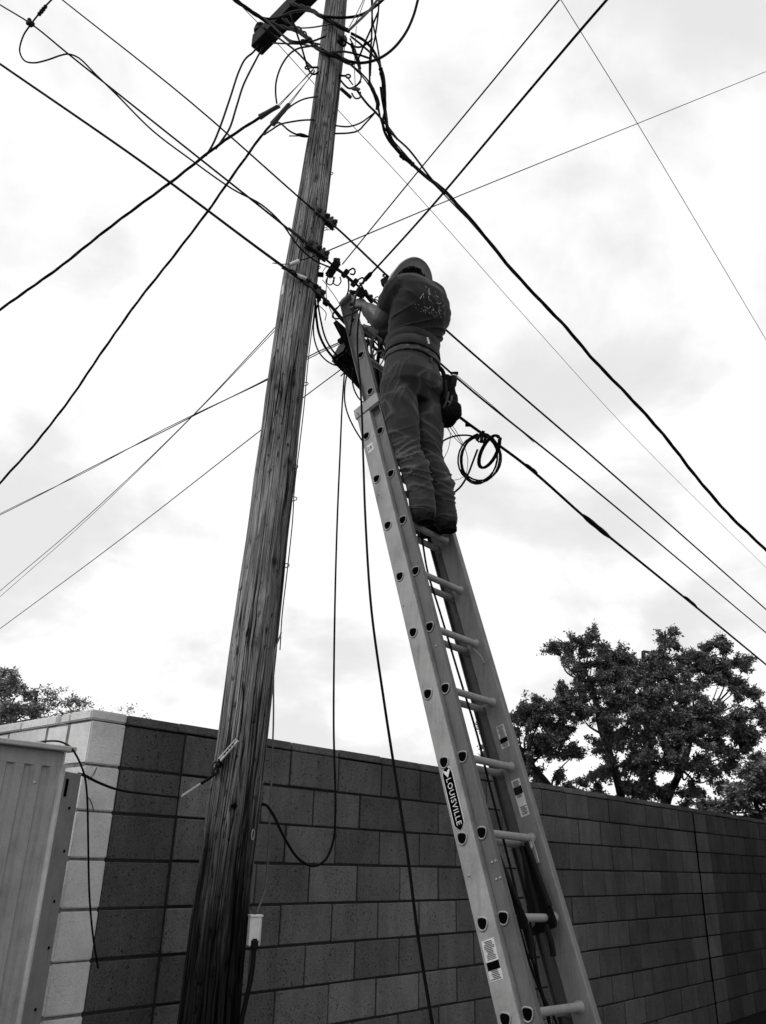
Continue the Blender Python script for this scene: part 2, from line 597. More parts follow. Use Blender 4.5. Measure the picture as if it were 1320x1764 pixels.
# ---------------------------------------------------------------- unseen block added across the alley to shade the wall's right end
gc = wpt(12.2, 0, 5.4)
blocker = thing('light_blocker', gc, 'unseen block added across the alley to shade the right end of the wall', 'light blocker')
MB().box(gc + UP * 2.8, (WD, WN, UP), (5.8, 2.2, 2.8), .03).build('wall', M['blocker_surface'], blocker)
MB().box(gc + UP * 5.72, (WD, WN, UP), (5.9, 2.5, .11), .03).build('roof', M['darkwood'], blocker)

# ---------------------------------------------------------------- metal shed at the left
SH0 = pY(107, 1317, 3.40)                         # front right top corner of the panel
SHZ = 2.02
sh = thing('metal_shed', (SH0.x - .4, SH0.y, 0), 'pale ribbed metal shed standing by the white wall corner', 'shed')
SO = Vector((SH0.x, SH0.y, 0)) - WD * 0.0
zt = SH0.z
# ribbed sheet: trapezoid profile along -WD
prof = []
L_, pos_ = 2.4, 0.0
seq = [(.0, .0)]
x_ = .045
seq.append((x_, .0))
while x_ < 2.4:
    for w_, h_ in ((.010, -.013), (.022, -.013), (.010, 0), (.030, 0)):
        x_ += w_; seq.append((x_, h_))
sheet = MB()
base_z, top_z = 0.02, zt - .012
for (x_, h_) in seq: sheet.v.append(SO - WD * x_ + WN * h_ + UP * base_z)
for (x_, h_) in seq: sheet.v.append(SO - WD * x_ + WN * h_ + UP * top_z)
n_ = len(seq)
for i in range(n_ - 1): sheet.f.append((i, i + 1, n_ + i + 1, n_ + i))
so = sheet.build('wall_panel', M['shed'], sh)
sm_ = so.modifiers.new('thick', 'SOLIDIFY'); sm_.thickness = .004
# top band above the ribs, drip edge and roof
MB().box(SO - WD * 1.2 + UP * (zt + .017) + WN * -.004, (WD, WN, UP), (1.2, .006, .030), .002).build('head_band', M['shed'], sh)
MB().box(SO - WD * 1.20 + UP * (zt + .058) + WN * .012, (WD, WN, UP), (1.23, .03, .010), .003).build('eave_trim', M['shedtrim'], sh)
rf = MB()
rf.box(SO - WD * 1.2 + UP * (zt + .052) - WN * .62, (WD, WN, UP), (1.2, .6, .012), .003)
ro = rf.build('roof', M['shedtrim'], sh)
for i, q in enumerate((.085, .30, .52, .74)):
    rb = MB()
    c_ = SO - WD * q + UP * (zt + .058) - WN * .05
    ring = [c_ + WD * (.034 * math.cos(a)) + UP * (.026 * math.sin(a)) for a in [math.pi * j / 8 for j in range(9)]]
    rb.prism(ring, -WN * 1.1)
    rb.build('roof_rib', M['shedtrim'], ro, smooth=False)
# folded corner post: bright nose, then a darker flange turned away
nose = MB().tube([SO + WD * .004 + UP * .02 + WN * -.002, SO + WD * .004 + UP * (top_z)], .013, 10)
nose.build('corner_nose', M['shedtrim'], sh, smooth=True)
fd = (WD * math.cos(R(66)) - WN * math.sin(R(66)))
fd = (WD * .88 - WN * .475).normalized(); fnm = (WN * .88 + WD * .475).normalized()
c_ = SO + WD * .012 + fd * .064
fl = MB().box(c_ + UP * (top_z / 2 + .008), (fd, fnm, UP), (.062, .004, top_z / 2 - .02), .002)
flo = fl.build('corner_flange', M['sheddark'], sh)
for (u_, z_) in ((.03, zt - .16), (.045, zt - .32), (.035, zt - .50), (.05, zt - .66), (.03, zt - .86), (.04, zt - 1.05)):
    MB().tube([c_ + fd * (u_ - .02) + fnm * .003 + UP * z_, c_ + fd * (u_ - .02) + fnm * .008 + UP * z_], .0055, 8).build('screw', M['ink'], flo)
MB().box(c_ - fd * .035 + fnm * .0045 + UP * (zt - .085), (fd, fnm, UP), (.009, .002, .034), .001).build('slot', M['ink'], flo)
for (x, y) in ((59, 1348), (102, 1352)):
    v = rayv(x, y)
    P = CAM + v * (((SO - CAM).dot(WN)) / v.dot(WN))
    scw = MB().tube([P - WN * .016, P + WN * .002], .008, 10)
    scw.ball(P + WN * .001, (.0065, .0065, .006), (WD, UP, WN), 10, 6)
    scw.build('screw', M['chrome'], sh, smooth=True)

# ---------------------------------------------------------------- utility pole
PY = 4.03
POLE_PX = [(0, 580, 37), (150, 565, 44), (300, 546, 50), (560, 505, 60), (760, 481, 66), (1000, 452, 77), (1200, 426, 83.5), (1310, 415, 87), (1520, 383, 97), (1759, 359, 106)]
prow = []
for (y, cxp, w_) in POLE_PX:
    P = pY(cxp, y, PY)
    prow.append((P.z, P.x, w_ / 2 * (P - CAM).dot(fwd) / FOC))
prow.sort()


def pole_at(z):
    if z <= prow[0][0]: i = 0
    elif z >= prow[-1][0]: i = len(prow) - 2
    else: i = max(j for j in range(len(prow) - 1) if prow[j][0] <= z)
    a, b = prow[i], prow[i + 1]
    t_ = (z - a[0]) / (b[0] - a[0])
    t_ = max(-1.5, min(2.0, t_))
    return a[1] + (b[1] - a[1]) * t_, max(.07, a[2] + (b[2] - a[2]) * t_)


_pz = [-.3 + 9.1 * i / 200 for i in range(201)]
_px = [pole_at(z) for z in _pz]
def _sm(arr, w=9):
    return [sum(arr[max(0, i - w):i + w + 1]) / len(arr[max(0, i - w):i + w + 1]) for i in range(len(arr))]
_pxs = _sm([q[0] for q in _px]); _prs = _sm([q[1] for q in _px])


def pole_s(z):
    f_ = max(0, min(199.999, (z + .3) / 9.1 * 200)); i = int(f_); t_ = f_ - i
    return _pxs[i] * (1 - t_) + _pxs[i + 1] * t_, _prs[i] * (1 - t_) + _prs[i + 1] * t_


def pole_surf(x, y, out=0.0):
    """point where the sight line through (x, y) meets the pole, `out` metres proud of it"""
    v = rayv(x, y)
    best = None
    for i in range(400):
        t_ = 3.0 + i * .012
        P = CAM + v * t_
        cx_, r_ = pole_s(P.z)
        dd = math.hypot(P.x - cx_, P.y - PY)
        if best is None or dd - r_ < best[0]: best = (dd - r_, P, cx_, r_)
        if dd <= r_: break
    _, P, cx_, r_ = best
    n_ = Vector((P.x - cx_, P.y - PY, 0)).normalized()
    return Vector((cx_, PY, P.z)) + n_ * (r_ + out), n_


pole = thing('utility_pole', (pole_s(0)[0], PY, 0), 'tall weathered wooden utility pole leaning beside the ladder', 'utility pole')
KN = [(404, 1388, .030, 1.0, 1), (418, 1322, .020, -.35, 0), (497, 797, .026, .95, 0), (472, 968, .026, .9, 0), (478, 668, .024, .85, 0), (505, 662, .020, .8, 0), (470, 640, .022, .7, 0), (470, 628, .018, .6, 0),
      (512, 690, .018, .7, 0), (545, 305, .02, .75, 0), (560, 215, .02, .9, 0), (566, 163, .03, .5, 0), (540, 355, .03, .3, 0), (397, 1690, .03, -.3, 0), (345, 1680, .022, -.35, 0), (368, 1685, .022, -.3, 0), (440, 1110, .02, .6, 0), (575, 195, .012, 1.0, 0),
      (470, 745, .015, .7, 0), (447, 1040, .02, .5, 0), (388, 1430, .02, -.3, 0), (375, 1432, .015, -.3, 0), (505, 720, .015, .6, 0), (552, 255, .015, .6, 0)]
knots = []
for (x, y, r_, dark, hole) in KN:
    P, n_ = pole_surf(x, y)
    knots.append((math.atan2(n_.x, -n_.y), P.z, r_, dark, hole))
NA, NZ = 120, 620
verts, faces, gr, kf = [], [], [], []
for i in range(NZ + 1):
    z = -.3 + 9.1 * i / NZ
    cx_, r0 = pole_s(z)
    wob = .006 * noise.noise(Vector((z * .9, 3.1, 0))) + .003 * noise.noise(Vector((z * 3, 9.1, 0)))
    for k in range(NA):
        a = -math.pi + 2 * math.pi * k / NA
        ca, sa = math.sin(a), -math.cos(a)
        u_ = a * .12
        gu, gz_ = u_, z
        kv = 0.0
        dr = 0.0
        for (ka, kz, kr, dk, hole) in knots:
            dz_ = z - kz
            if abs(dz_) > kr * 7: continue
            da = (a - ka) * r0
            if abs(da) > kr * 4: continue
            d2 = (da / kr) ** 2 + (dz_ / (kr * 1.25)) ** 2
            w_ = math.exp(-d2 * .55)
            gu += (1 if da > 0 else -1) * -kr * .38 * math.exp(-abs(da) / kr * .9) * math.exp(-(dz_ / (kr * 3.0)) ** 2)
            kv = max(kv, dk * math.exp(-d2 * 1.1)) if dk > 0 else min(kv, dk * math.exp(-d2 * .8))
            dr += .004 * math.exp(-d2 * .35) - (.020 * math.exp(-d2 * 5) if hole else .006 * max(dk, 0) * math.exp(-d2 * 2.5))
        ridge = noise.noise(Vector((gu * 34, gz_ * .55, 1.7)))
        ck_ = noise.noise(Vector((gu * 22, gz_ * .30, 7.7)))
        dr += .003 * ridge - .010 * max(0, 1 - abs(ck_) / .07) * (0.6 + .4 * noise.noise(Vector((gu * 5, z * .7, 2))))
        low = max(0, min(1, (2.6 - z) / 1.6))
        dr += low * .004 * noise.noise(Vector((gu * 60, gz_ * 1.1, 4.4)))
        flat = noise.noise(Vector((math.cos(a) * .9, math.sin(a) * .9, z * .5))) * .006
        r_ = r0 + wob + dr + flat
        verts.append((cx_ + ca * r_, PY + sa * r_, z))
        gr.append((gu, gz_, 0)); kf.append(kv)
for i in range(NZ):
    for k in range(NA):
        l = (k + 1) % NA
        faces.append((i * NA + k, i * NA + l, (i + 1) * NA + l, (i + 1) * NA + k))
me = bpy.data.meshes.new('shaft')
me.from_pydata(verts, [], faces)
at = me.attributes.new('grain', 'FLOAT_VECTOR', 'POINT'); at.data.foreach_set('vector', [c for q in gr for c in q])
at = me.attributes.new('knot', 'FLOAT', 'POINT'); at.data.foreach_set('value', [max(0, q) for q in kf])
me.polygons.foreach_set('use_smooth', [True] * len(me.polygons))
link_mesh('shaft', me, M['wood'], pole)

P, n_ = pole_surf(404, 1389, -.004)
hb_ = [P + n_ * .001 + n_.cross(UP) * (.010 * math.cos(2 * math.pi * k / 14) * (1 + .25 * math.sin(k * 2.1))) + UP * (.013 * math.sin(2 * math.pi * k / 14) * (1 + .2 * math.cos(k * 1.7))) for k in range(14)]
MB().prism(hb_, n_ * .006).build('knot_hole', M['ink'], pole)
# crossarm near the top, mostly above the frame
zc_ = pY(592, -41, PY).z
xa = pz(443, 78, zc_)
xc = Vector((pole_s(min(zc_, 8.7))[0], PY, zc_)) + (CAM - Vector((0, PY, 0))).normalized() * 0.0
xdir = (Vector((pY(592, -41, PY - .15).x, PY - .15, zc_)) - xa); xdir.z = 0
xl = xdir.length; xdir.normalize()
xs_ = xdir.cross(UP).normalized()
arm = MB().box(xa + xdir * (xl * 1.0), (xdir, xs_, UP), (xl * 1.0, .058, .072), .006).build('crossarm', M['darkwood'], pole)
ins = MB()
ic = pd(449, 50, (xa - CAM).dot(fwd) + .06)
iv = (ic - xa); iv = UP
for j, (h_, r_) in enumerate(((-.045, .022), (-.03, .05), (-.012, .055), (.0, .035), (.012, .05), (.03, .045), (.045, .02))):
    pass
ins.rings([[ic + UP * h_ + Vector((math.cos(2 * math.pi * k / 16), math.sin(2 * math.pi * k / 16), 0)) * r_ for k in range(16)] for (h_, r_) in ((-.05, .02), (-.045, .05), (-.02, .056), (-.004, .036), (.01, .05), (.03, .046), (.045, .022))])
ins.build('insulator', M['darkiron'], arm, smooth=True, angle=40)
MB().tube([ic - UP * .1, ic], .009, 8).build('pin', M['darkiron'], arm)
# big through bolt and washer high on the shaft
P, n_ = pole_surf(585, 72, .0)
b_ = MB().tube([P, P + n_ * .05], .02, 10); b_.box(P + n_ * .012, orth(n_) + (n_,), (.035, .035, .006), .002)
b_.tube(smooth_path([P + n_ * .03, P + n_ * .06 - UP * .02, P + n_ * .055 - UP * .09], 4), .011, 8)
b_.build('pole_bolt', M['darkiron'], pole)
# eye bolts where service drops are dead-ended
for (x, y, tx, ty) in ((541, 116, 530, 116), (527, 73, 523, 71), (597, 130, 600, 131)):
    P, n_ = pole_surf(x + (8 if x < 570 else -14), y)
    q = pd(tx, ty, (P - CAM).dot(fwd) - .02)
    eb = MB().tube([P, q.lerp(P, .3)], .007, 8)
    a1 = (q - P).normalized(); a2 = UP
    eb.tube([q + a1 * (.017 * math.cos(t_)) + a2 * (.017 * math.sin(t_)) for t_ in [2 * math.pi * j / 14 for j in range(14)]], .006, 8, closed=True)
    eb.build('eye_bolt', M['darkiron'], pole, smooth=True)
# thin earth wire stapled down the right side
ew = []
for (x, y) in ((597, 60), (588, 120), (579, 200), (573, 260), (566, 330), (557, 400), (548, 470), (541, 540), (532, 620), (523, 700), (513, 775), (508, 840), (502, 900), (494, 990), (488, 1060), (481, 1120)):
    P, n_ = pole_surf(x - 3, y)
    ew.append(P + Vector((.011 + .004 * math.sin(y), -.004, 0)))
MB().tube(smooth_path(ew, 5), .0032, 6).build('earth_wire', M['cablegrey'], pole, smooth=True)
for (x, y) in ((570, 300), (548, 462), (527, 662), (508, 805), (507, 860), (493, 975), (560, 395)):
    P, n_ = pole_surf(x - 3, y)
    st_ = MB().tube(smooth_path([P - UP * .01, P + Vector((.022, -.006, -.004)), P + Vector((.022, -.006, .008)), P + UP * .014], 4), .0025, 6)
    st_.build('staple', M['darkiron'], pole)
P, n_ = pole_surf(434, 1438)
rx_, ry_ = orth(n_)
MB().tube([P + n_ * .006 + UP * (.022 * math.cos(t_)) + UP.cross(n_) * (.010 * math.sin(t_)) for t_ in [2 * math.pi * j / 12 for j in range(12)]], .0025, 6, closed=True).build('staple', M['wirelight'], pole)
# white tag strip tacked on the left edge, beneath the clamps
P, n_ = pole_surf(489, 500, .004)
MB().box(P, (n_.cross(UP), n_, UP), (.012, .002, .035), .001).build('tag', M['plastic'], pole)


# ---------------------------------------------------------------- strand clamps bolted to the pole
ZS = []
CL = []


def clamp(x, y, x2, y2, x3, y3, nm):
    P, n_ = pole_surf(x, y, .055)
    z = P.z
    a = pz(x2, y2, z); b = pz(x3, y3, z)
    return P, z, a, b


A0p, zA0, A0l, A0r = clamp(556, 374, 108, 0, 662, 470, '')
A1p, zA1, A1l, A1r = clamp(538, 428, 120, 95, 612, 488, '')
A2p, zA2, A2l, A2r = clamp(536, 492, 0, 110, 600, 560, '')
for ci, (x0, y0, x1, y1, P, z) in enumerate(((541, 362, 577, 390, A0p, zA0), (527, 418, 563, 444, A1p, zA1), (520, 482, 556, 512, A2p, zA2))):
    a = pz(x0, y0, z); b = pz(x1, y1, z)
    c = (a + b) / 2
    d_ = (b - a).normalized(); L = (b - a).length
    d_ = (pz(x1, y1, z) - pz(x0, y0, z)).normalized()
    sd_ = d_.cross(UP).normalized()
    if (CAM - c).dot(sd_) < 0: sd_ = -sd_
    cl = MB()
    hl = min(.095, max(.07, L / 2))
    cl.box(c + sd_ * .014, (d_, sd_, UP), (hl, .008, .026), .004)
    cl.box(c - sd_ * .012, (d_, sd_, UP), (hl, .008, .030), .004)
    cl.box(c + UP * .026 - sd_ * .002, (d_, sd_, UP), (hl * .92, .018, .006), .003)
    co = cl.build('strand_clamp', M['iron'], pole, angle=30)
    for q in (-.72, 0, .72):
        bb = MB()
        cc = c + d_ * (hl * q) + UP * .004
        bb.tube([cc - sd_ * .034, cc + sd_ * .046], .0085, 8)
        bb.tube([cc + sd_ * .022, cc + sd_ * .036], .017, 6)
        bb.tube([cc + UP * .03, cc + UP * .055], .010, 6)
        bb.build('bolt', M['darkiron'] if q == 0 else M['iron'], co)
    px_, _ = pole_s(z)
    MB().tube([c, Vector((px_, PY, z))], .011, 8).build('through_bolt', M['darkiron'], co)

# ---------------------------------------------------------------- small service box and conduit on the pole
P, n_ = pole_surf(425, 1600)
bc = pd(438, 1604, (P - CAM).dot(fwd) - .03)
bx = thing('service_box', (bc.x, bc.y, 0), 'small white cable box mounted low on the pole', 'junction box')
f1 = (CAM - bc); f1.z = 0; f1.normalize()
f1 = (f1 + Vector((.35, 0, 0))).normalized(); f2 = UP.cross(f1)
MB().box(bc, (f2, f1, UP), (.026, .022, .058), .004).build('body', M['plastic'], bx)
MB().box(bc + f1 * .024 + f2 * .012, (f2, f1, UP), (.004, .003, .056), .001).build('ridge', M['plastic'], bx)
MB().box(bc + UP * .061 + f1 * .002, (f2, f1, UP), (.028, .026, .004), .001).build('lid', M['plastic'], bx)
MB().tube([bc + UP * .064 - f2 * .004, bc + UP * .085 - f2 * .004], .006, 8).build('gland', M['iron'], bx)
cp = [bc - UP * .035 + f1 * .026, bc - UP * .06 + f1 * .018, bc - UP * .16 + f1 * .012, Vector((bc.x - .025, bc.y, bc.z - .35)), Vector((bc.x - .05, bc.y, .7)), Vector((bc.x - .07, bc.y, 0))]
MB().tube(smooth_path(cp, 5), [.011] * 26, 10).build('conduit', M['black'], bx, smooth=True)
MB().box(bc - UP * .05 + f1 * .02, (f2, f1, UP), (.018, .012, .022), .006).build('boot', M['black'], bx)
gw = [pd(473, 1130, 3.95), pd(471, 1250, 3.88), pd(465, 1400, 3.8), pd(457, 1530, 3.72), bc + UP * .07 + f2 * .004]
gw = [pole_surf(481, 1090)[0] + Vector((.012, -.004, 0))] + gw
MB().tube(smooth_path(gw, 6), .0042, 6).build('lead_wire', M['wiregrey'], bx, smooth=True)

# ================================================================ EXTENSION LADDER
B0 = Vector((0.5448, 3.2236, 1.1352))
lu = Vector((-.06305, .0692, .29)).normalized()
lr = Vector((.672, .7405, 0)); lr = (lr - lu * lr.dot(lu)).normalized()
ln = lr.cross(lu).normalized()
SP = .3048
WID = .340


def lad(i, r_=0.0, n_=0.0):
    return B0 + lu * (i * SP) + lr * r_ + ln * n_


ladder = thing('extension_ladder', (lad(-3.9, .17).x, lad(-3.9, .17).y, 0), 'grey two-section extension ladder leaning up to the cables beside the pole', 'ladder')
OB = .037           # base rails stand this far outside the fly rails
BN = -.074          # and this far behind them


def rail(i0, i1, rweb, inward, n0, n1, mat, t_=.0045, fl=.031, rad=.006):
    """a channel: web at rweb, flanges turned inward, corners rounded"""
    s = 1 if inward > 0 else -1
    o_ = []
    # outline in (r, n), walked round the C
    def arc(cr, cn, ra, a0, a1, k=4):
        for j in range(k + 1):
            a = R(a0 + (a1 - a0) * j / k)
            o_.append((cr + s * ra * math.cos(a), cn + ra * math.sin(a)))
    o_.append((rweb + s * fl, n0)); arc(rweb + s * rad, n0 + rad, rad, 270, 180); arc(rweb + s * rad, n1 - rad, rad, 180, 90)
    o_.append((rweb + s * fl, n1)); o_.append((rweb + s * fl, n1 - t_))
    o_.append((rweb + s * (rad + .001), n1 - t_)); o_.append((rweb + s * t_, n1 - rad - .001)); o_.append((rweb + s * t_, n0 + rad + .001)); o_.append((rweb + s * (rad + .001), n0 + t_))
    o_.append((rweb + s * fl, n0 + t_))
    m = MB().prism([lad(i0, a, b) for a, b in o_], lu * ((i1 - i0) * SP))
    return m.build('rail', mat, ladder, smooth=True, angle=35)


BT, FT = 9.52, 12.62
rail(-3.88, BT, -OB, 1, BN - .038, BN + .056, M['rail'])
rail(-3.88, BT, WID + OB, -1, BN - .038, BN + .056, M['railshaded'])
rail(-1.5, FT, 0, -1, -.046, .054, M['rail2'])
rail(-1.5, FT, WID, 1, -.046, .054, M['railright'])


def dring(r_=.0225):
    """rounded D: flat on top, narrowing below, in (n, u)"""
    pts = []
    for j in range(28):
        a = 2 * math.pi * j / 28
        x, y = math.cos(a), math.sin(a)
        if y > 0:
            y = y ** .62 * .82
            x = math.copysign(abs(x) ** .72, x) * 1.02
        else:
            y *= 1.12
            x = math.copysign(abs(x) ** .92, x) * (1 - .06 * abs(y))
        pts.append((x * r_, y * r_))
    return pts


DR = [(a * .952 + b * .305, b * .952 - a * .305) for a, b in dring()]     # tread faces level once the ladder leans
for sec, (rng_, r0, r1, nn, mo) in enumerate(((range(-4, 10), -OB, WID + OB, BN, M['rail']), (range(-1, 13), 0, WID, 0.0, M['alu']))):
    for i in rng_:
        rg = MB()
        ti = .0045 if sec == 0 else .0
        prof_r = [(r0 + ti, .0235), (r0 + ti + .006, .0225), (r0 + ti + .014, .0175), (r0 + ti + .024, .0165), (r1 - ti - .024, .0165), (r1 - ti - .014, .0178), (r1 - ti - .005, .0235), (r1 - ti, .0245)]
        rings_ = []
        for (q, ra) in prof_r:
            rings_.append([lad(i, q, nn) + ln * (ra * math.cos(2 * math.pi * k / 18)) + lu * (ra * (1 if math.sin(2 * math.pi * k / 18) < 0 else .82) * math.sin(2 * math.pi * k / 18)) for k in range(18)])
        rg.rings(rings_)
        ro_ = rg.build('rung', M['alu'], ladder, smooth=True, angle=50)
        # swaged ring and the dark hollow end on the outer face of the near rail
        wo = r0 if sec == 0 else r0 - .0045
        MB().tube([lad(i, wo - .0015, nn + a) + lu * b for a, b in DR], .0034, 6, closed=True).build('rung_collar', M['alu'], ro_, smooth=True)
        MB().prism([lad(i, wo - .0022, nn + a * .9) + lu * (b * .9) for a, b in DR], lr * .003).build('rung_hollow', M['ink'], ro_)
        if i in (9, 8) and sec == 0: pass
# guide bracket clasping the fly rail at the head of the base section
def lbox(i, r_, n_, hi, hr, hn, m, name, bev=.002, parent=None):
    return MB().box(lad(i, r_, n_), (lu, lr, ln), (hi, hr, hn), bev).build(name, m, parent or ladder)


for (rw, sg) in ((-OB, -1), (WID + OB, 1)):
    gb_ = MB()
    gb_.box(lad(9.62, rw + sg * .003, BN + .047), (lu, lr, ln), (.034, .003, .088), .002)
    gb_.box(lad(9.62, rw - sg * .018, .0585), (lu, lr, ln), (.034, .024, .003), .002)
    gb_.box(lad(9.62, rw - sg * .012, BN - .042), (lu, lr, ln), (.034, .018, .003), .002)
    go = gb_.build('guide_bracket', M['alu'], ladder)
    if sg < 0:
        for (a, b) in ((.016, -.05), (-.002, -.05), (-.016, -.05), (-.022, -.075), (-.008, -.078)):
            MB().ball(lad(9.62, rw + sg * .006, BN + b + .06) + lu * a, (.005, .005, .0025), (lu, ln, lr), 8, 5).build('rivet', M['darkiron'] if a < .01 else M['alu'], go, smooth=True)
# end caps at the top and a spring lock arm
for (rw, sg) in ((0, 1), (WID, -1)):
    ec = MB()
    ec.box(lad(FT, rw - sg * .012, .004) + lu * .008, (lu, lr, ln), (.012, .020, .054), .005)
    ec.box(lad(FT, rw - sg * .010, -.018) + lu * .028, (lu, lr, ln), (.012, .012, .022), .005)
    ec.build('end_cap', M['plastic'] if sg < 0 else M['alu'], ladder)
# rivets
RV = [(1.55, -OB, BN - .01), (7.68, -OB, BN - .012), (1.62, 0, .012), (1.62, 0, .030), (1.42, 0, .012), (1.42, 0, .030), (4.66, 0, .006), (5.5, -OB, BN - .02), (11.6, 0, .0), (12.2, 0, -.015), (12.25, 0, .02), (-.6, -OB, BN)]
for (i, r_, n_) in RV:
    MB().ball(lad(i, r_ - (.001 if r_ else .0055), n_), (.0055, .0055, .003), (lu, ln, lr), 8, 6).build('rivet', M['alu'], ladder, smooth=True)
# foot pads
for rw in (-OB + .015, WID + OB - .015):
    lbox(-3.86, rw, BN, .05, .028, .062, M['black'], 'foot_pad', .006)
# rung locks on the fly, with black springs and plates between rungs one and two
for rw in (.045, WID - .045):
    rl = MB()
    a = lad(1.9, rw, -.02); b = lad(.92, rw - (.03 if rw > .1 else -.03), .02); c = lad(.92, rw + (.0 if rw > .1 else -.0), -.085)
    rl.prism([a - ln * .012, a + ln * .02, b + ln * .03, b + ln * .02 - lu * .02, c - lu * .02, c], lr * (.01 if rw > .1 else -.01))
    rl.tube([lad(1.93, rw, 0), lad(1.1, rw - .02 * (1 if rw > .1 else -1), .035)], .011, 8)
    rl.tube([lad(1.9, rw - .012, -.02), lad(.95, rw - .045 * (1 if rw > .1 else -1), -.01)], .009, 8)
    rl.tube(smooth_path([lad(.9, rw - .06 * (1 if rw > .1 else -1), .02), lad(.7, rw - .055 * (1 if rw > .1 else -1), .02), lad(.55, rw - .05 * (1 if rw > .1 else -1), .01)], 4), .011, 8)
    rl.build('rung_lock', M['black'], ladder, smooth=True, angle=40)
hk = MB().box(lad(2.02, WID - .012, .0) - lu * .06, (lu, lr, ln), (.05, .004, .016), .002)
hk.tube(smooth_path([lad(1.95, WID - .014, .0), lad(1.87, WID - .03, .006), lad(1.84, WID - .04, -.004)], 4), .009, 8)
hk.build('lock_hook', M['alu'], ladder)
# little wire hook near the fifth rung on the far rail
MB().tube(smooth_path([lad(4.9, WID - .03, .0), lad(4.72, WID - .012, .02), lad(4.62, WID - .008, .022), lad(4.63, WID - .008, .012)], 5), .0022, 6).build('rope_hook', M['alu'], ladder)
# hauling rope inside the ladder
rp = [(727, 928, .17, .10), (737, 985, 0, 0), (757, 1050, 0, 0), (790, 1160, 0, 0), (822, 1265, 0, 0), (838, 1330, 0, 0), (857, 1405, 0, 0), (876, 1480, 0, 0), (889, 1535, 0, 0), (905, 1610, 0, 0), (925, 1680, 0, 0), (942, 1745, 0, 0), (955, 1800, 0, 0)]
def on_ladder(x, y, n_):
    v = rayv(x, y); q = lad(0, 0, n_)
    return CAM + v * ((q - CAM).dot(ln) / v.dot(ln))
rp_pts = [on_ladder(x, y, -.03) for (x, y, *_ ) in rp]
rp_pts = [on_ladder(705, 830, -.03)] + rp_pts
MB().tube(smooth_path(rp_pts, 5), .0052, 7).build('rope', M['cable'], ladder, smooth=True)
MB().tube(smooth_path([on_ladder(x, y, -.015) for x, y in ((884, 1560), (897, 1605), (913, 1660), (932, 1710), (944, 1742), (950, 1790))], 5), .0052, 7).build('rope', M['cable'], ladder, smooth=True)
MB().tube(smooth_path([on_ladder(x, y, -.015) for x, y in ((909, 1560), (917, 1610), (924, 1660), (936, 1715), (958, 1760), (965, 1790))], 5), .0045, 7).build('rope', M['cable'], ladder, smooth=True)


# ---------------------------------------------------------------- stickers and lettering
def sheet_on(i_mid, r_, n_mid, hu, hn, sgn, m, name, off, parent=None, outline=None):
    """thin plate lying on a rail web; sgn -1 for an outer face of the near rail, inner face of the far one"""
    out = outline or [(-hu, -hn), (hu, -hn), (hu, hn), (-hu, hn)]
    pts = [lad(i_mid, r_ + sgn * off, n_mid + b) + lu * a for a, b in out]
    return MB().prism(pts, -lr * (sgn * .0006)).build(name, m, parent or ladder)


def letters(txt, i_top, r_, n_mid, size, sgn, off, m, parent, stretch=1.0):
    cu = bpy.data.curves.new('lettering', 'FONT')
    cu.body = txt; cu.size = size; cu.extrude = .0003; cu.align_x = 'LEFT'; cu.align_y = 'CENTER'; cu.space_character = 1.12; cu.resolution_u = 2
    cu.offset = 0.0
    to = bpy.data.objects.new('tmp_text', cu)
    COL.objects.link(to)
    dg = bpy.context.evaluated_depsgraph_get()
    me_ = bpy.data.meshes.new_from_object(to.evaluated_get(dg))
    bpy.data.objects.remove(to)
    o3 = lad(i_top, r_ + sgn * off, n_mid)
    ex, ey, ez = -lu * stretch, ln, lr * sgn      # reads down the rail, letter tops towards the climber
    mt = Matrix(((ex.x, ey.x, ez.x, o3.x), (ex.y, ey.y, ez.y, o3.y), (ex.z, ey.z, ez.z, o3.z), (0, 0, 0, 1)))
    me_.transform(mt)
    return link_mesh('lettering', me_, m, parent), me_


# name plate: pointed black badge with a pale border
bh = .123
bi = 2.52
def badge(k):
    return [(bh * 1.0 * (1 if k == 1 else k * .985), 0), (bh - .010, .019 * k), (bh - .03, .0235 * k), (-bh + .016, .0235 * k), (-bh + .002, .012 * k), (-bh - .006 * k, 0), (-bh + .002, -.012 * k), (-bh + .016, -.0235 * k), (bh - .03, -.0235 * k), (bh - .010, -.019 * k)]
bd = sheet_on(bi, -OB, BN + .002, 0, 0, -1, M['letter'], 'name_plate', .0008, outline=badge(1.14))
sheet_on(bi, -OB, BN + .002, 0, 0, -1, M['ink'], 'plate_face', .0016, bd, outline=badge(1.0))
lo, lm = letters('LOUISVILLE', bi + (bh - .046) / SP, -OB, BN + .002, .036, -1, .0026, M['letter'], bd)
co_ = [Vector(v.co) for v in lm.vertices]
# stretch the word to fill the plate
us = [q.dot(lu) for q in co_]; span = max(us) - min(us)
kk = (2 * bh - .062) / span
for v in lm.vertices:
    q = Vector(v.co); v.co = q + lu * ((q.dot(lu) - max(us)) * (kk - 1))
vb = bh - .024
sheet_on(bi, -OB, BN + .002, 0, 0, -1, M['letter'], 'emblem', .0026, bd, outline=[(vb + .014, -.016), (vb + .006, -.003), (vb + .003, 0), (vb + .006, .003), (vb + .014, .016), (vb + .004, .016), (vb - .020, 0), (vb + .004, -.016)])
# size label
sl = sheet_on(8.70, -OB, BN + .006, .026, .021, -1, M['letter'], 'size_label', .0008)
letters("28'", 8.70, -OB, BN + .006, .030, -1, .0016, M['ink'], sl)
tx = sl.children[0].data
cc = sum((Vector(v.co) for v in tx.vertices), Vector()) / len(tx.vertices)
tgt = lad(8.70, -OB - .0016, BN + .006) - OFF[ladder.name]
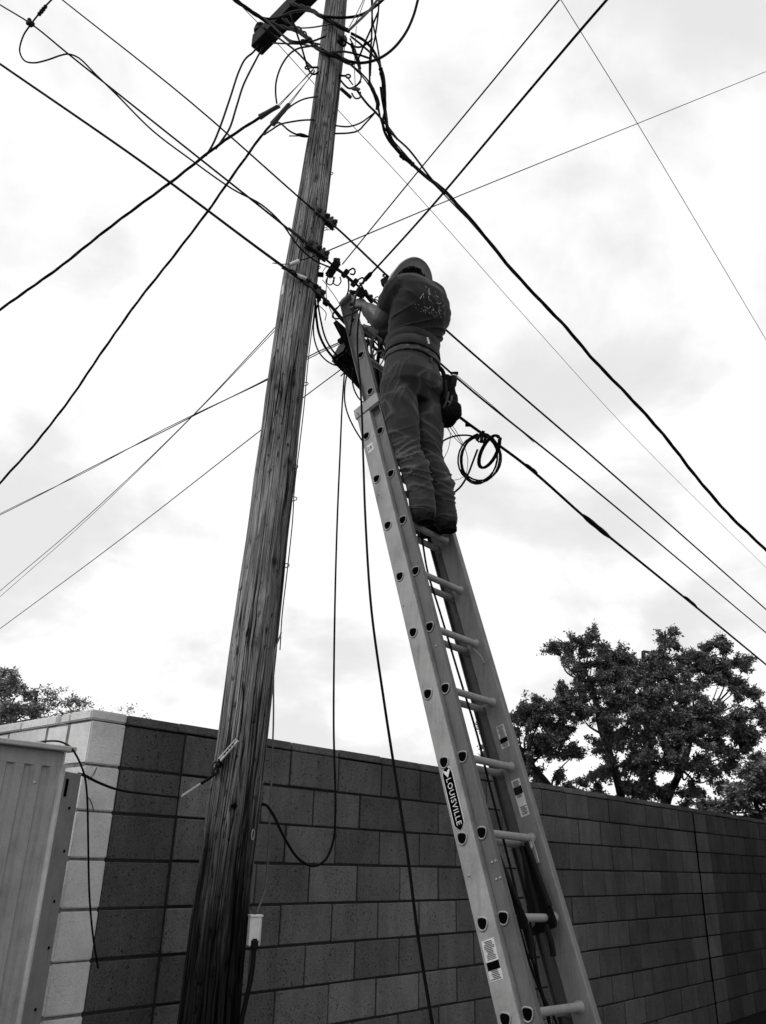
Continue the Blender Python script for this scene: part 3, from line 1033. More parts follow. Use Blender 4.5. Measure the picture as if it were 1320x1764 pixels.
# set the numerals upright on the rail
rot = Matrix.Rotation(R(-90), 4, lr)
for v in tx.vertices:
    v.co = tgt + (rot.to_3x3() @ (Vector(v.co) - cc)) * 1.0
# warning stickers
def warning(i_mid, r_, n_mid, hu, hn, sgn, worn=False):
    base_ = sheet_on(i_mid, r_, n_mid, hu, hn, sgn, M['sticker'], 'warning_label', .0008)
    sheet_on(i_mid + (-.06 if not worn else .10), r_, n_mid, hu * .2, hn * .96, sgn, M['ink'], 'black_band', .0014, base_)
    rl_ = random.Random(int(i_mid * 100))
    q = hu * .9
    tm = MB()
    while q > -hu * .92:
        if not (-.06 * SP - hu * .24 < q < -.06 * SP + hu * .24):
            w_ = hn * rl_.uniform(.45, .85)
            c_ = lad(i_mid, r_ + sgn * .0014, n_mid + rl_.uniform(-.1, .1) * hn) + lu * q
            tm.box(c_, (lu, ln, lr), (.0012, w_, .0002))
        q -= .0052
    tm.build('small_print', M['cablegrey'], base_)['kind'] = 'stuff'
    return base_


warning(.60, -OB, BN + .004, .066, .029, -1)
warning(3.45, WID, .006, .052, .021, -1)
warning(2.55, WID, .006, .078, .022, -1, True)
sheet_on(9.78, -.0045, .02, .022, .007, -1, M['sticker'], 'tape_scrap', .0008)

# ================================================================ CABLES
def extend(pts, a=0.0, b=0.0):
    pts = [Vector(p) for p in pts]
    if a: pts = [pts[0] + (pts[0] - pts[1]).normalized() * a] + pts
    if b: pts = pts + [pts[-1] + (pts[-1] - pts[-2]).normalized() * b]
    return pts


KR = .7


def cable(name, pts, rad, label, cat='cable', m='cable', sub=6, n=7, group=None, parent=None):
    path = smooth_path(pts, sub)
    if not isinstance(rad, tuple): rad *= (.9 if name in ('jumper_wire', 'service_wire') else KR)
    if isinstance(rad, tuple):
        k_ = len(path); rad = [rad[0] + (rad[1] - rad[0]) * i / (k_ - 1) for i in range(k_)]
    if parent is not None:
        return MB().tube(path, rad, n).build(name, M[m], parent, smooth=True)
    o = MB().tube(path, rad, n).build(name, M[m], None, smooth=True, base=path[0])
    return tag(o, label, cat, group)


def twisted(name, pts, r_c, label, cat='cable', m='cable', n=3, pitch=.35, loose=1.0, sub=10, group=None, twist0=0.0):
    path = smooth_path(pts, sub)
    # resample evenly
    acc = [0.0]
    for i in range(1, len(path)): acc.append(acc[-1] + (path[i] - path[i - 1]).length)
    tot = acc[-1]; cnt = int(max(40, min(420, tot / (pitch / 10))))
    res = []; j = 0
    for i in range(cnt + 1):
        s_ = tot * i / cnt
        while j < len(acc) - 2 and acc[j + 1] < s_: j += 1
        t_ = (s_ - acc[j]) / max(1e-9, acc[j + 1] - acc[j]); res.append(path[j].lerp(path[j + 1], t_))
    mb = MB()
    for q in range(n):
        ps = []
        for i, p in enumerate(res):
            t = (res[min(i + 1, cnt)] - res[max(i - 1, 0)]).normalized()
            x = t.cross(UP).normalized(); y = t.cross(x)
            s_ = tot * i / cnt
            a = twist0 + 2 * math.pi * (s_ / pitch + q / n) + .8 * noise.noise(Vector((s_ * .8, twist0, 0)))
            rr_ = r_c * loose * (1.05 + .25 * noise.noise(Vector((s_ * 1.3, 5.0 + q, 0))))
            ps.append(p + x * (math.cos(a) * rr_) + y * (math.sin(a) * rr_))
        mb.tube(ps, r_c * (1.0 if q else .8), 6)
    o = mb.build(name, M[m], None, smooth=True, base=res[0])
    return tag(o, label, cat, group)


def PD(*l): return [pd(*q) for q in l]
def PZ(z, *l): return [pz(x, y, z) for x, y in l]


# three suspension strands through the pole clamps
A0 = PD((108, 0, 5.3), (330, 177, 5.15)) + PZ(zA0, (541, 362), (577, 390), (662, 470), (768, 568), (1050, 812), (1320, 1050))
cable('overhead_cable', extend(A0, 1.2, 8), (.0036, .011), 'thin black strand through the topmost of the three pole clamps')
A1 = PD((0, 8, 5.2), (55, 42, 5.18), (118, 93, 5.15), (300, 238, 5.1), (500, 397, 4.98)) + PZ(zA1, (545, 434), (612, 488), (780, 645), (1000, 823), (1320, 1090))
cable('overhead_cable', extend(A1, .8, 8), (.004, .010), 'black strand through the middle of the three pole clamps')
A2 = PD((0, 110, 5.1), (250, 283, 5.0), (440, 424, 4.9), (485, 457, 4.86), (512, 477, 4.85)) + PZ(zA2, (540, 497), (565, 521), (600, 562)) + PZ(zA2 - .02, (700, 642), (790, 717), (905, 801), (1010, 893), (1050, 925), (1180, 1030), (1320, 1145))
cable('overhead_cable', extend(A2, .6, 6), (.0068, .0155), 'thick black cable through the lowest pole clamp, running past the coiled slack', sub=8)
for (x0, y0, x1, y1, r_) in ((905, 800, 925, 815, .018), (1005, 888, 1050, 925, .026), (1180, 1028, 1200, 1045, .02)):
    a, b = pz(x0, y0, zA2 - .02), pz(x1, y1, zA2 - .02)
    mb = MB().tube([a.lerp(b, t_ / 6) for t_ in range(7)], [r_ * .6, r_ * .95, r_, r_ * .9, r_, r_ * .95, r_ * .6], 8)
    tag(mb.build('cable_splice', M['cable'], None, True, base=a), {905: 'short taped splice on thick cable just beyond the coil', 1005: 'long bulging splice on the thick cable right of the ladder', 1180: 'small taped splice on thick cable above the big tree'}[x0], 'cable splice')
# moulded sleeve on the middle strand left of the pole
cable('cable_sleeve', PZ(zA1 - .005, (497, 393), (510, 403), (530, 419)), .012, 'grey moulded sleeve on middle strand at the pole', 'sleeve', 'iron')
# lashed cable that loops down from a taped knot at upper left
LPX = ((92, -4), (75, 14), (62, 30), (53, 42), (40, 62), (34, 88), (42, 104), (58, 108), (82, 103), (105, 95), (118, 93), (135, 99), (165, 128), (200, 162), (262, 224), (325, 272), (400, 325), (450, 352), (485, 384), (515, 425), (545, 450), (582, 466), (600, 480), (612, 492))
LP = [pd(x, y, 5.2 - .29 * max(0, min(1, x / 540))) for x, y in LPX]
cable('looping_cable', extend(LP, .3, 0), .0075, 'black cable with a hanging loop below the taped knot at upper left', sub=6)
k0 = pd(53, 38, 5.18)
kn_ = MB()
for j in range(5):
    kn_.ball(k0 + Vector((random.uniform(-.015, .015), random.uniform(-.015, .015), random.uniform(-.015, .015))), random.uniform(.014, .022), None, 8, 6)
tag(kn_.build('tape_knot', M['darkiron'], None, False, base=k0), 'lumpy taped knot holding the looped cable at upper left', 'tape knot')
a, b = pd(66, 26, 5.18), pd(80, 9, 5.18)
tag(MB().tube([a.lerp(b, t_ / 8) for t_ in range(9)], [.009, .014, .010, .015, .011, .014, .010, .013, .008], 7).build('tape_wrap', M['darkiron'], None, False, base=a), 'ragged tape wrapped on cable above the upper left knot', 'tape')

# service drops to the houses at the left
B1 = PD((482, 184, 5.85), (465, 192, 5.82), (440, 207, 5.8), (390, 240, 5.75), (350, 270, 5.75), (290, 317, 5.8), (200, 383, 5.9), (100, 462, 6.0), (0, 533, 6.1))
twisted('service_drop', extend(B1, 0, 2.5), .0055, 'upper twisted service cable sweeping from the pole top to the left edge', pitch=.55)
B2 = PD((500, 180, 5.6), (485, 198, 5.6), (470, 212, 5.6), (455, 228, 5.6), (430, 262, 5.6), (390, 318, 5.6), (355, 368, 5.65), (300, 440, 5.7), (240, 516, 5.8), (180, 600, 5.9), (120, 688, 6.0), (60, 765, 6.1), (0, 832, 6.2))
twisted('service_drop', extend(B2, 0, 2.5), .005, 'lower twisted service cable curving steeply from the pole to the left edge', pitch=.6, twist0=1.3)
# wedge clamps and their wire bails
for (a, b, c, nm) in (((480, 182), (447, 202), (541, 118), 'upper'), ((499, 178), (469, 214), (543, 121), 'lower')):
    dd = 5.8 if nm == 'upper' else 5.58
    p, q, e_ = pd(*a, dd), pd(*b, dd), pd(*c, 5.62)
    wt_ = thing('wedge_clamp', q, f'{nm} grey wedge clamp holding a service cable by wire bails left of the pole', 'cable clamp')
    x_, y_ = orth(q - p)
    t_ = (q - p).normalized()
    MB().rings([[p + t_ * s_ + x_ * (r_ * math.cos(k * math.pi / 4)) + y_ * (r_ * math.sin(k * math.pi / 4)) for k in range(8)] for s_, r_ in ((0, .008), (.01, .014), ((q - p).length * .6, .017), ((q - p).length, .021))]).build('body', M['iron'], wt_)
    MB().tube([p + x_ * .006, e_ + UP * .008], .0028, 5).build('bail', M['iron'], wt_)
    MB().tube([p - x_ * .006, e_ - UP * .008], .0028, 5).build('bail', M['iron'], wt_)
cable('jumper_wire', PD((446, 78, 6.6), (436, 90, 6.55), (424, 100, 6.5), (412, 122, 6.35), (396, 170, 6.1), (378, 222, 5.9), (366, 250, 5.8), (355, 268, 5.75)), .0085, 'left one of two black jumper wires dropping from the crossarm end')
cable('jumper_wire', PD((456, 76, 6.6), (447, 92, 6.55), (440, 105, 6.45), (420, 145, 6.25), (408, 182, 6.05), (396, 220, 5.9), (385, 238, 5.8), (372, 256, 5.75)), .0085, 'right one of two black jumper wires dropping from the crossarm end')
cable('jumper_wire', PD((545, 78, 5.6), (530, 80, 5.6), (512, 84, 5.6), (498, 94, 5.6), (484, 115, 5.62), (476, 140, 5.66), (475, 160, 5.72), (477, 178, 5.8)), .007, 'thin curved jumper from the pole eye to upper wedge clamp', m='cablegrey')
cable('jumper_wire', PD((548, 166, 5.52), (525, 170, 5.5), (508, 178, 5.48), (495, 188, 5.52), (484, 200, 5.56)), .006, 'short arched jumper left of the pole below the eye bolt', m='cablegrey')
cable('jumper_wire', PD((542, 206, 5.45), (520, 207, 5.42), (500, 210, 5.42), (483, 214, 5.46), (470, 222, 5.5), (455, 232, 5.58)), .0065, 'grey jumper running left from pole onto the lower service cable', m='cablegrey')
cable('jumper_wire', PD((470, 216, 5.5), (480, 211, 5.44), (488, 216, 5.4), (497, 224, 5.36), (510, 231, 5.38), (532, 235, 5.38)), .0065, 'black jumper dipping to the taped end left of the pole')
a, b = pd(512, 231, 5.38), pd(530, 235, 5.38)
tw = MB().tube([a, a.lerp(b, .3), a.lerp(b, .7), b], [.006, .013, .012, .008], 7); tw.tube([pd(498, 234, 5.38), pd(520, 234, 5.38)], .004, 6)
tag(tw.build('tape_wrap', M['cable'], None, False, base=a), 'taped cable end just left of the pole', 'tape')
cable('jumper_wire', PD((576, 216, 5.5), (600, 218, 5.5), (618, 213, 5.5), (635, 202, 5.6), (648, 192, 5.65)), .006, 'upper black jumper curving from the pole right to the bundle')
cable('jumper_wire', PD((573, 230, 5.47), (600, 229, 5.48), (615, 226, 5.48), (630, 212, 5.6), (648, 192, 5.65)), .0065, 'lower black jumper curving from the pole right to the bundle')

# heavy service bundle to the right
CB = PD((657, 150, 5.7), (660, 170, 5.7), (664, 195, 5.7), (668, 222, 5.7), (678, 248, 5.7), (694, 268, 5.72), (730, 300, 5.75), (765, 328, 5.8), (800, 366, 5.85), (838, 410, 5.9), (880, 462, 5.95), (930, 517, 6.0), (975, 563, 6.1), (1020, 617, 6.2), (1085, 684, 6.3), (1150, 757, 6.45), (1200, 822, 6.6), (1250, 880, 6.7), (1320, 948, 6.9))
twisted('service_drop', extend(CB, 0, 2.5), .0072, 'thick twisted service bundle sweeping down to the right edge', pitch=.75, n=3)
twisted('service_wire', PD((572, 88, 5.55), (600, 108, 5.6), (625, 130, 5.64), (640, 150, 5.66), (650, 178, 5.68), (656, 205, 5.7), (668, 232, 5.7), (690, 258, 5.68), (720, 290, 5.72), (755, 322, 5.76), (800, 370, 5.84), (838, 411, 5.9), (880, 462, 5.95), (930, 517, 6.0)), .0062, 'loose grey conductors leading from the pole into the right bundle', m='cablegrey', n=2, pitch=.9)
cable('service_wire', PD((605, 57, 5.75), (628, 70, 5.74), (644, 88, 5.73), (655, 115, 5.72), (661, 150, 5.7), (664, 185, 5.69), (660, 215, 5.68), (668, 238, 5.68), (694, 270, 5.7)), .011, 'black conductor arching over from the bolt down the right bundle')
cable('service_wire', PD((604, 62, 5.7), (624, 78, 5.7), (645, 98, 5.7), (660, 125, 5.7), (664, 160, 5.7), (664, 190, 5.69), (672, 225, 5.68), (705, 258, 5.7), (745, 310, 5.74), (768, 334, 5.78)), .008, 'second conductor beside the black arch right of the pole', m='cablegrey')
for nm, l_, r_, lab in (('tape_wrap', ((656, 118), (659, 135), (662, 152), (661, 170)), .017, 'long black tape wrap on the right conductor'), ('tape_wrap', ((636, 140), (644, 158), (651, 175), (650, 188)), .016, 'black tape wrap on the inner grey conductors'), ('tape_wrap', ((690, 266), (696, 272), (704, 276), (712, 284)), .018, 'ragged tape knot where the right bundle starts'), ('tape_wrap', ((606, 75), (611, 90), (617, 105), (620, 118)), .015, 'tape wrapped tail hanging right of the pole bolt')):
    ps = smooth_path([pd(x, y, 5.67) for x, y in l_], 4)
    mb = MB().tube(ps, [r_ * (.7 + .35 * random.random()) for _ in ps], 7)
    tag(mb.build(nm, M['cable'], None, False, base=ps[0]), lab, 'tape')
cable('service_wire', PD((603, 66, 5.66), (612, 85, 5.66), (618, 110, 5.66), (622, 135, 5.66), (616, 146, 5.66)), .006, 'short hooked tail wire right of the pole bolt', m='cablegrey')
cable('service_wire', PD((612, 150, 5.6), (622, 165, 5.6), (634, 180, 5.62), (646, 192, 5.66), (662, 210, 5.68), (685, 240, 5.69)), .009, 'grey wire from hanging clamp down to right bundle', m='cablegrey')
hc = thing('wedge_clamp', pd(610, 150, 5.6), 'grey wedge clamp hanging right of the pole top', 'cable clamp')
MB().ball(pd(613, 153, 5.6), (.035, .022, .03), (rayv(613, 153).cross(UP).normalized(), UP, rayv(613, 153).normalized()), 10, 7).build('body', M['iron'], hc, smooth=True)
MB().tube(smooth_path(PD((606, 160, 5.58), (612, 169, 5.58), (620, 168, 5.58), (621, 158, 5.58)), 5), .006, 6).build('hook', M['iron'], hc, smooth=True)
MB().tube(PD((598, 132, 5.55), (608, 146, 5.6)), .005, 6).build('bail', M['iron'], hc)
MB().tube(PD((587, 152, 5.4), (605, 168, 5.45)), .012, 7).build('stub', M['darkiron'], hc)

# tangle at the pole top
cable('jumper_wire', PD((398, -12, 6.45), (420, 10, 6.45), (442, 27, 6.45), (462, 32, 6.45), (485, 28, 6.34), (505, 20, 6.20), (530, 18, 6.03), (560, 28, 5.80), (592, 30, 5.79), (620, 26, 5.80), (645, 12, 5.84), (668, -8, 5.89)), .011, 'black cable snaking over the crossarm and in front of pole top')
twisted('jumper_bundle', PD((380, -30, 6.45), (405, 0, 6.45), (432, 18, 6.45), (455, 34, 6.45), (482, 45, 6.36), (510, 52, 6.13), (530, 66, 5.95), (552, 86, 5.72), (585, 100, 5.61), (600, 106, 5.59)), .0085, 'thick black taped bundle crossing the crossarm end', n=3, pitch=.5)
twisted('jumper_bundle', PD((500, 6, 6.25), (530, 14, 6.04), (548, 24, 5.89), (575, 40, 5.77), (602, 54, 5.73)), .0085, 'thick black taped bundle running from crossarm to the pole bolt', n=3, pitch=.4, twist0=2)
twisted('jumper_bundle', PD((488, 32, 6.32), (508, 44, 6.16), (524, 56, 6.01), (540, 74, 5.85), (556, 88, 5.68)), .008, 'short taped bundle with bulging joints left of pole top', n=2, pitch=.3, twist0=.6)
cable('jumper_wire', PD((455, 48, 6.45), (475, 62, 6.41), (492, 74, 6.26), (510, 88, 6.09), (526, 104, 5.92), (538, 116, 5.78)), .008, 'black wire running from the insulator down to eye bolt')
cable('jumper_wire', PD((470, 74, 6.45), (495, 75, 6.23), (520, 76, 6.02), (545, 82, 5.79), (560, 90, 5.64)), .007, 'level black wire from crossarm underside to the pole')
cable('jumper_wire', PD((500, 46, 6.22), (522, 48, 6.04), (545, 46, 5.87), (570, 41, 5.76)), .006, 'thin black wire from crossarm to the pole face', m='cablegrey')
cable('jumper_wire', PD((556, 90, 5.62), (580, 98, 5.6), (605, 106, 5.52), (625, 108, 5.56), (650, 102, 5.6), (675, 86, 5.66), (698, 58, 5.72), (712, 28, 5.76), (722, -8, 5.8)), .011, 'big black loop swinging from the pole up to the top edge')
cable('jumper_wire', PD((570, 90, 5.62), (595, 89, 5.52), (618, 94, 5.56), (636, 100, 5.6)), .008, 'short black wire tied right of the pole above the loop')
cable('jumper_wire', PD((642, -10, 5.9), (641, 30, 5.85), (640, 70, 5.8), (637, 105, 5.74), (637, 140, 5.7)), .0075, 'straight black riser right of pole top, left one of three')
cable('jumper_wire', PD((654, -10, 5.9), (651, 30, 5.85), (646, 65, 5.8), (640, 95, 5.75), (638, 130, 5.71)), .007, 'black riser slanting left right of pole top')
cable('jumper_wire', PD((640, -8, 5.9), (642, 35, 5.85), (648, 65, 5.8), (653, 95, 5.75), (657, 120, 5.72)), .007, 'black riser slanting right beside the pole top')
cable('jumper_wire', PD((601, 52, 5.55), (618, 36, 5.6), (636, 18, 5.66), (650, 0, 5.7), (658, -10, 5.72)), .010, 'pale grey service wire rising right from pole bolt', m='wiregrey')
cable('jumper_wire', PD((602, 46, 5.55), (614, 24, 5.6), (622, 8, 5.64), (630, -10, 5.68)), .0035, 'thin bright tie wire rising from the pole bolt', m='wiregrey')
cable('jumper_wire', PD((606, 50, 5.55), (618, 28, 5.6), (626, 6, 5.64), (632, -10, 5.68)), .003, 'second thin tie wire close beside the bright one', m='iron')
cable('jumper_wire', PD((614, 45, 5.62), (612, 80, 5.6), (611, 115, 5.58), (612, 148, 5.58)), .0028, 'hair-thin wire hanging straight to the grey clamp', m='iron')
for (x, y) in ((618, 22), (622, 12), (614, 30)):
    pass
rt_ = random.Random(5)
for j, (x0, y0, x1, y1, lab) in enumerate(((455, 30, 562, 62, 'slack black loop sagging between insulator and pole'), (500, 22, 566, 112, 'long drooping black loop left of the pole top'), (586, 62, 642, 66, 'small black loop right of pole bolt'), (584, 100, 652, 20, 'black loop climbing right of the pole toward the top edge'), (566, 108, 622, 140, 'short black loop under the big swinging loop'), (470, 44, 535, 66, 'small taped loop hugging the crossarm end'))):
    d_ = 6.3 if x0 < 480 else 5.66
    e_d = 5.66
    mx_, my_ = (x0 + x1) / 2 + rt_.uniform(-8, 8), max(y0, y1) + rt_.uniform(4, 16)
    cable('jumper_wire', PD((x0, y0, d_), ((x0 + mx_) / 2, (y0 + my_) / 2 + 4, (d_ + e_d) / 2), (mx_, my_, e_d), ((x1 + mx_) / 2, (y1 + my_) / 2 + 3, e_d), (x1, y1, e_d)), .0075, lab)
# thin lone wires
cable('overhead_wire', extend(PD((418, 12, 6.2), (470, 66, 6.3), (583, 190, 6.8), (700, 315, 7.6), (900, 540, 9.2), (1100, 760, 11.5), (1320, 978, 14.5)), 1, 6), .0042, 'very thin wire passing behind the pole down to the right', 'wire')
cable('overhead_wire', extend(PD((967, 0, 9), (1100, 215, 10.4), (1320, 585, 13.5)), 2, 4), .0062, 'thin lone wire at upper right crossing the open sky', 'wire')
zE = pd(590, 455, 5.05).z
cable('overhead_wire', extend(PZ(zE, (590, 455), (700, 320), (850, 138), (963, 0)), 0, 1.5), .0055, 'thin wire rising right from small hanging clamp, left of the thicker one', 'wire')
zE2 = pd(622, 492, 4.95).z
E2p = PZ(zE2, (635, 476), (740, 360), (900, 170), (1000, 52), (1045, 0))
cable('overhead_cable', extend(PD((603, 578, 4.55), (607, 545, 4.62), (612, 515, 4.72), (620, 492, 4.85)) + E2p, 0, 1.2), .0085, 'black cable rising from the ladder top to the upper right', sub=8)
a, b = pz(627, 484, zE2), pz(640, 470, zE2)
tag(MB().tube([a, a.lerp(b, .2), a.lerp(b, .8), b], [.008, .014, .014, .009], 8).build('cable_sleeve', M['cable'], None, True, base=a), 'black sleeve on the rising cable just above ladder top', 'sleeve')
cable('overhead_wire', extend(PD((565, 432, 5.3), (760, 350, 6.4), (1100, 212, 9.0), (1320, 123, 11.0)), 0, 4), .0062, 'thin wire rising gently from middle pole clamp to right edge', 'wire')
# drops behind the pole at the left
F1 = PD((592, 588, 5.45), (530, 616, 5.6), (462, 653, 5.8), (320, 722, 6.6), (100, 836, 8.2), (0, 886, 9.0))
twisted('drop_wire', extend(F1, 0, 3), .0042, 'pair of black drop wires passing behind pole, highest at left', 'wire', n=2, pitch=3.2, loose=1.5)
F2 = PD((520, 515, 5.5), (475, 563, 5.6), (330, 718, 6.4), (150, 890, 7.8), (0, 1018, 9.0))
cable('drop_wire', extend(F2, 0, 3), .0048, 'steeper thin drop wire behind the pole, upper one of the close pair', 'wire')
F2b = PD((522, 518, 5.5), (476, 567, 5.6), (330, 719, 6.4), (150, 895, 7.8), (0, 1028, 9.0))
cable('drop_wire', extend(F2b, 0, 3), .0036, 'steeper thin drop wire behind the pole, lower one of the close pair', 'wire')
F3 = PD((600, 627, 5.3), (525, 683, 5.5), (447, 743, 5.7), (200, 935, 7.2), (0, 1083, 8.6))
cable('drop_wire', extend(F3, 0, 3), .0052, 'lowest black drop wire passing behind pole to left edge', 'wire')

# terminal housing hanging from the lowest strand behind the ladder
tb0, tb1 = pd(588, 598, 5.28), pd(662, 672, 5.45)
td = (tb1 - tb0).normalized(); tsd = td.cross(UP).normalized(); tup = tsd.cross(td).normalized()
term = thing('splice_terminal', tb0, 'black cable terminal housing on lowest strand behind ladder top', 'terminal')
MB().box((tb0 + tb1) / 2 - tup * .01, (td, tsd, tup), ((tb1 - tb0).length / 2, .075, .085), .016).build('housing', M['black'], term)
MB().box((tb0 + tb1) / 2 + tup * .08, (td, tsd, tup), ((tb1 - tb0).length / 2 + .03, .055, .012), .006).build('lid', M['darkiron'], term)
fo = PD((574, 556, 5.2), (580, 551, 5.2), (606, 574, 5.2), (612, 600, 5.2), (600, 606, 5.2))
MB().prism(fo, rayv(590, 580).normalized() * .10).build('open_cover', M['black'], term)
for j in range(6):
    c = tb0.lerp(tb1, .05 + .13 * j) - tup * .10
    MB().tube([c, c - tup * .03], .010, 8).build('gland', M['cable'], term)
MB().tube([tb0 + tup * .12, tb1 + tup * .13 + td * .1], .012, 8).build('hanger', M['darkiron'], term)
# messenger bar and hardware seen between ladder and worker
hb = thing('hanger_bar', pd(650, 570, 5.0), 'pale drilled metal bar between the ladder and the right hand', 'bracket')
p0, p1 = pd(626, 564, 4.98), pd(652, 571, 5.0)
hd = (p1 - p0).normalized(); hs = hd.cross(rayv(640, 568).normalized()).normalized()
MB().box((p0 + p1) / 2, (hd, hs, hd.cross(hs)), ((p1 - p0).length / 2, .014, .004), .003).build('bar', M['plastic'], hb)
MB().tube([(p0 + p1) / 2 - hd * .03 - rayv(640, 568).normalized() * .006, (p0 + p1) / 2 - hd * .03 - rayv(640, 568).normalized() * .001], .005, 8).build('hole', M['ink'], hb)
ringp = pd(652, 618, 4.85)
cable('cable_ring', [ringp + rayv(652, 618).cross(UP).normalized() * (.030 * math.cos(t_) + .012 * math.sin(t_)) + UP * (.058 * math.sin(t_)) for t_ in [2 * math.pi * j / 20 for j in range(21)]] + PD((656, 612, 4.85), (665, 607, 4.85)), .006, 'pale wire ring hanging by the worker\'s left hip', 'ring', 'wirelight', sub=3)
rg_ = random.Random(11)
tg = thing('wire_tangle', pd(640, 590, 5.1), 'tangle of short black and grey wires between ladder and worker', 'wires')
for j in range(13):
    a = (rg_.uniform(628, 664), rg_.uniform(566, 585)); b = (rg_.uniform(632, 668), rg_.uniform(612, 640))
    d_ = rg_.uniform(4.95, 5.3)
    ps = [pd(*a, d_), pd((a[0] + b[0]) / 2 + rg_.uniform(-14, 14), (a[1] + b[1]) / 2 + rg_.uniform(-6, 6), d_ + .03), pd(*b, d_)]
    MB().tube(smooth_path(ps, 6), rg_.choice((.005, .006, .008)), 6).build('wire', M[rg_.choice(('cable', 'cable', 'cablegrey', 'wiregrey'))], tg, smooth=True)
cable('wire', PD((645, 578, 5.0), (640, 590, 5.0), (640, 605, 5.0), (644, 618, 5.0)), .012, '', m='wirelight', parent=tg)
cable('wire', PD((662, 578, 5.1), (655, 600, 5.1), (650, 640, 5.1), (655, 668, 5.1)), .018, '', m='cable', parent=tg)

# clips and clamps hanging on the middle strand
def strand_clip(x, y, z, kind, label):
    c = pz(x, y, z)
    t = thing('strand_clip' if kind != 'big' else 'drop_clamp', c, label, 'cable clip')
    v = rayv(x, y).normalized(); sx = v.cross(UP).normalized(); sy = sx.cross(v).normalized()
    if kind == 'big':
        MB().box(c + sy * .0 - sx * .0, ((sx * .5 + sy * .86), (sx * .86 - sy * .5), v), (.062, .026, .02), .008).build('body', M['darkiron'], t)
        MB().box(c + sx * .02 + sy * .055, (sx, sy, v), (.022, .014, .018), .004).build('jaw', M['iron'], t)
        for k_, q in ((-1, -.01), (1, .035)):
            MB().tube(smooth_path([c + sx * (q - .02) - sy * .05, c + sx * (q - .03) - sy * .085, c + sx * q - sy * .10, c + sx * (q + .02) - sy * .075, c + sx * (q + .012) - sy * .045], 5), .0045, 6).build('hook', M['darkiron'], t, smooth=True)
    else:
        MB().box(c, ((sx * .6 + sy * .8), (sx * .8 - sy * .6), v), (.030, .017, .014), .004).build('body', M['darkiron'], t)
        MB().tube(smooth_path([c + sx * .015 + sy * .015, c + sx * .05 + sy * .035, c + sx * .062 + sy * .02, c + sx * .055 + sy * -.002, c + sx * .03 - sy * .0], 5), .0055, 6).build('hook', M['cable'], t, smooth=True)
    return t


strand_clip(574, 463, zA1, 'big', 'large dark drop clamp with two hooks on middle strand right of the pole')
strand_clip(595, 471, zA1, 'small', 'small hooked clip on middle strand next to the large drop clamp')
strand_clip(611, 487, zA1, 'small', 'small hooked clip on the middle strand just above ladder top')
hk2 = thing('strand_hook', pz(662, 480, zA0), 'dark metal clamp on topmost strand touching the hard hat edge', 'cable clamp')
c = pz(662, 482, zA0)
v = rayv(662, 482).normalized(); sx = v.cross(UP).normalized(); sy = sx.cross(v)
MB().box(c + sx * .01, ((sx * .8 + sy * .6), (sy * .8 - sx * .6), v), (.035, .022, .02), .005).build('body', M['iron'], hk2)
MB().tube(smooth_path([c - sx * .015, c - sx * .012 - sy * .03, c + sx * .005 - sy * .05], 4), .009, 7).build('hook', M['darkiron'], hk2, smooth=True)
MB().tube([c + sy * .02 - sx * .005, c + sy * .04 - sx * .005], .009, 7).build('bolt', M['iron'], hk2)
# wires around the clamps at the pole
cable('jumper_wire', PZ(zA1, (600, 480), (601, 492), (599, 505), (590, 520), (580, 532)), .006, 'black loop wire from strand clip down toward the ladder')
cable('jumper_wire', PD((580, 530, 5.0), (573, 545, 4.95), (580, 549, 4.9), (597, 544, 4.75), (612, 538, 4.6), (622, 530, 4.5)), .006, 'black wire looping from strand across the ladder top to the hand')
for j, (l_, r_, m_, lab) in enumerate((
        (((543, 516, 5.1), (545, 545, 5.1), (550, 575, 5.12), (565, 605, 5.2), (592, 632, 5.26), (625, 652, 5.3)), .009, 'cable', 'thick black cable curving from lowest clamp to terminal'),
        (((547, 516, 5.12), (552, 548, 5.12), (562, 585, 5.16), (580, 612, 5.22), (605, 634, 5.28)), .0065, 'cable', 'black cable just inside the thick curve by the terminal'),
        (((552, 512, 5.1), (542, 545, 5.1), (541, 580, 5.12), (552, 610, 5.18), (572, 627, 5.22), (600, 632, 5.26)), .0055, 'cable', 'outermost thin black curve between the pole and terminal'),
        (((548, 525, 5.12), (556, 532, 5.12), (562, 540, 5.12), (560, 552, 5.12)), .003, 'cablegrey', 'tiny curl of thin wire beneath lowest clamp'),
        (((566, 470, 5.1), (562, 500, 5.08), (564, 520, 5.08), (575, 545, 5.1), (588, 572, 5.15)), .003, 'cablegrey', 'thin grey wire from drop clamp down to terminal'),
        (((556, 482, 5.1), (580, 515, 5.08), (596, 545, 5.08), (604, 560, 5.1)), .0028, 'iron', 'thin stiff wire slanting right of lowest clamp'),
        (((556, 468, 5.1), (562, 460, 5.1), (570, 462, 5.1)), .0025, 'cablegrey', 'tiny curled wire left of the large drop clamp'),
        (((549, 375 + 25, 5.15), (562, 396, 5.2), (577, 395, 5.2)), .0025, 'cablegrey', 'thin bonding wire beneath topmost clamp'),
        (((470, 453, 4.95), (490, 455, 4.88), (500, 454, 4.85)), .0035, 'cablegrey', 'thin wire meeting the upper white sleeve from the left'),
        (((518, 448, 4.88), (530, 445, 4.9), (545, 440, 4.95)), .004, 'cable', 'short black wire from upper white sleeve to clamp'),
        (((486, 462, 4.95), (492, 464, 4.88), (505, 466, 4.84), (512, 474, 4.83)), .006, 'cable', 'short black wire bent above the lower white sleeve'),
        (((528, 480, 4.83), (545, 492, 4.85), (556, 500, 4.9)), .005, 'cable', 'short black wire from lower white sleeve into clamp'),
)):
    cable('jumper_wire', PD(*l_), r_, lab, m=m_)
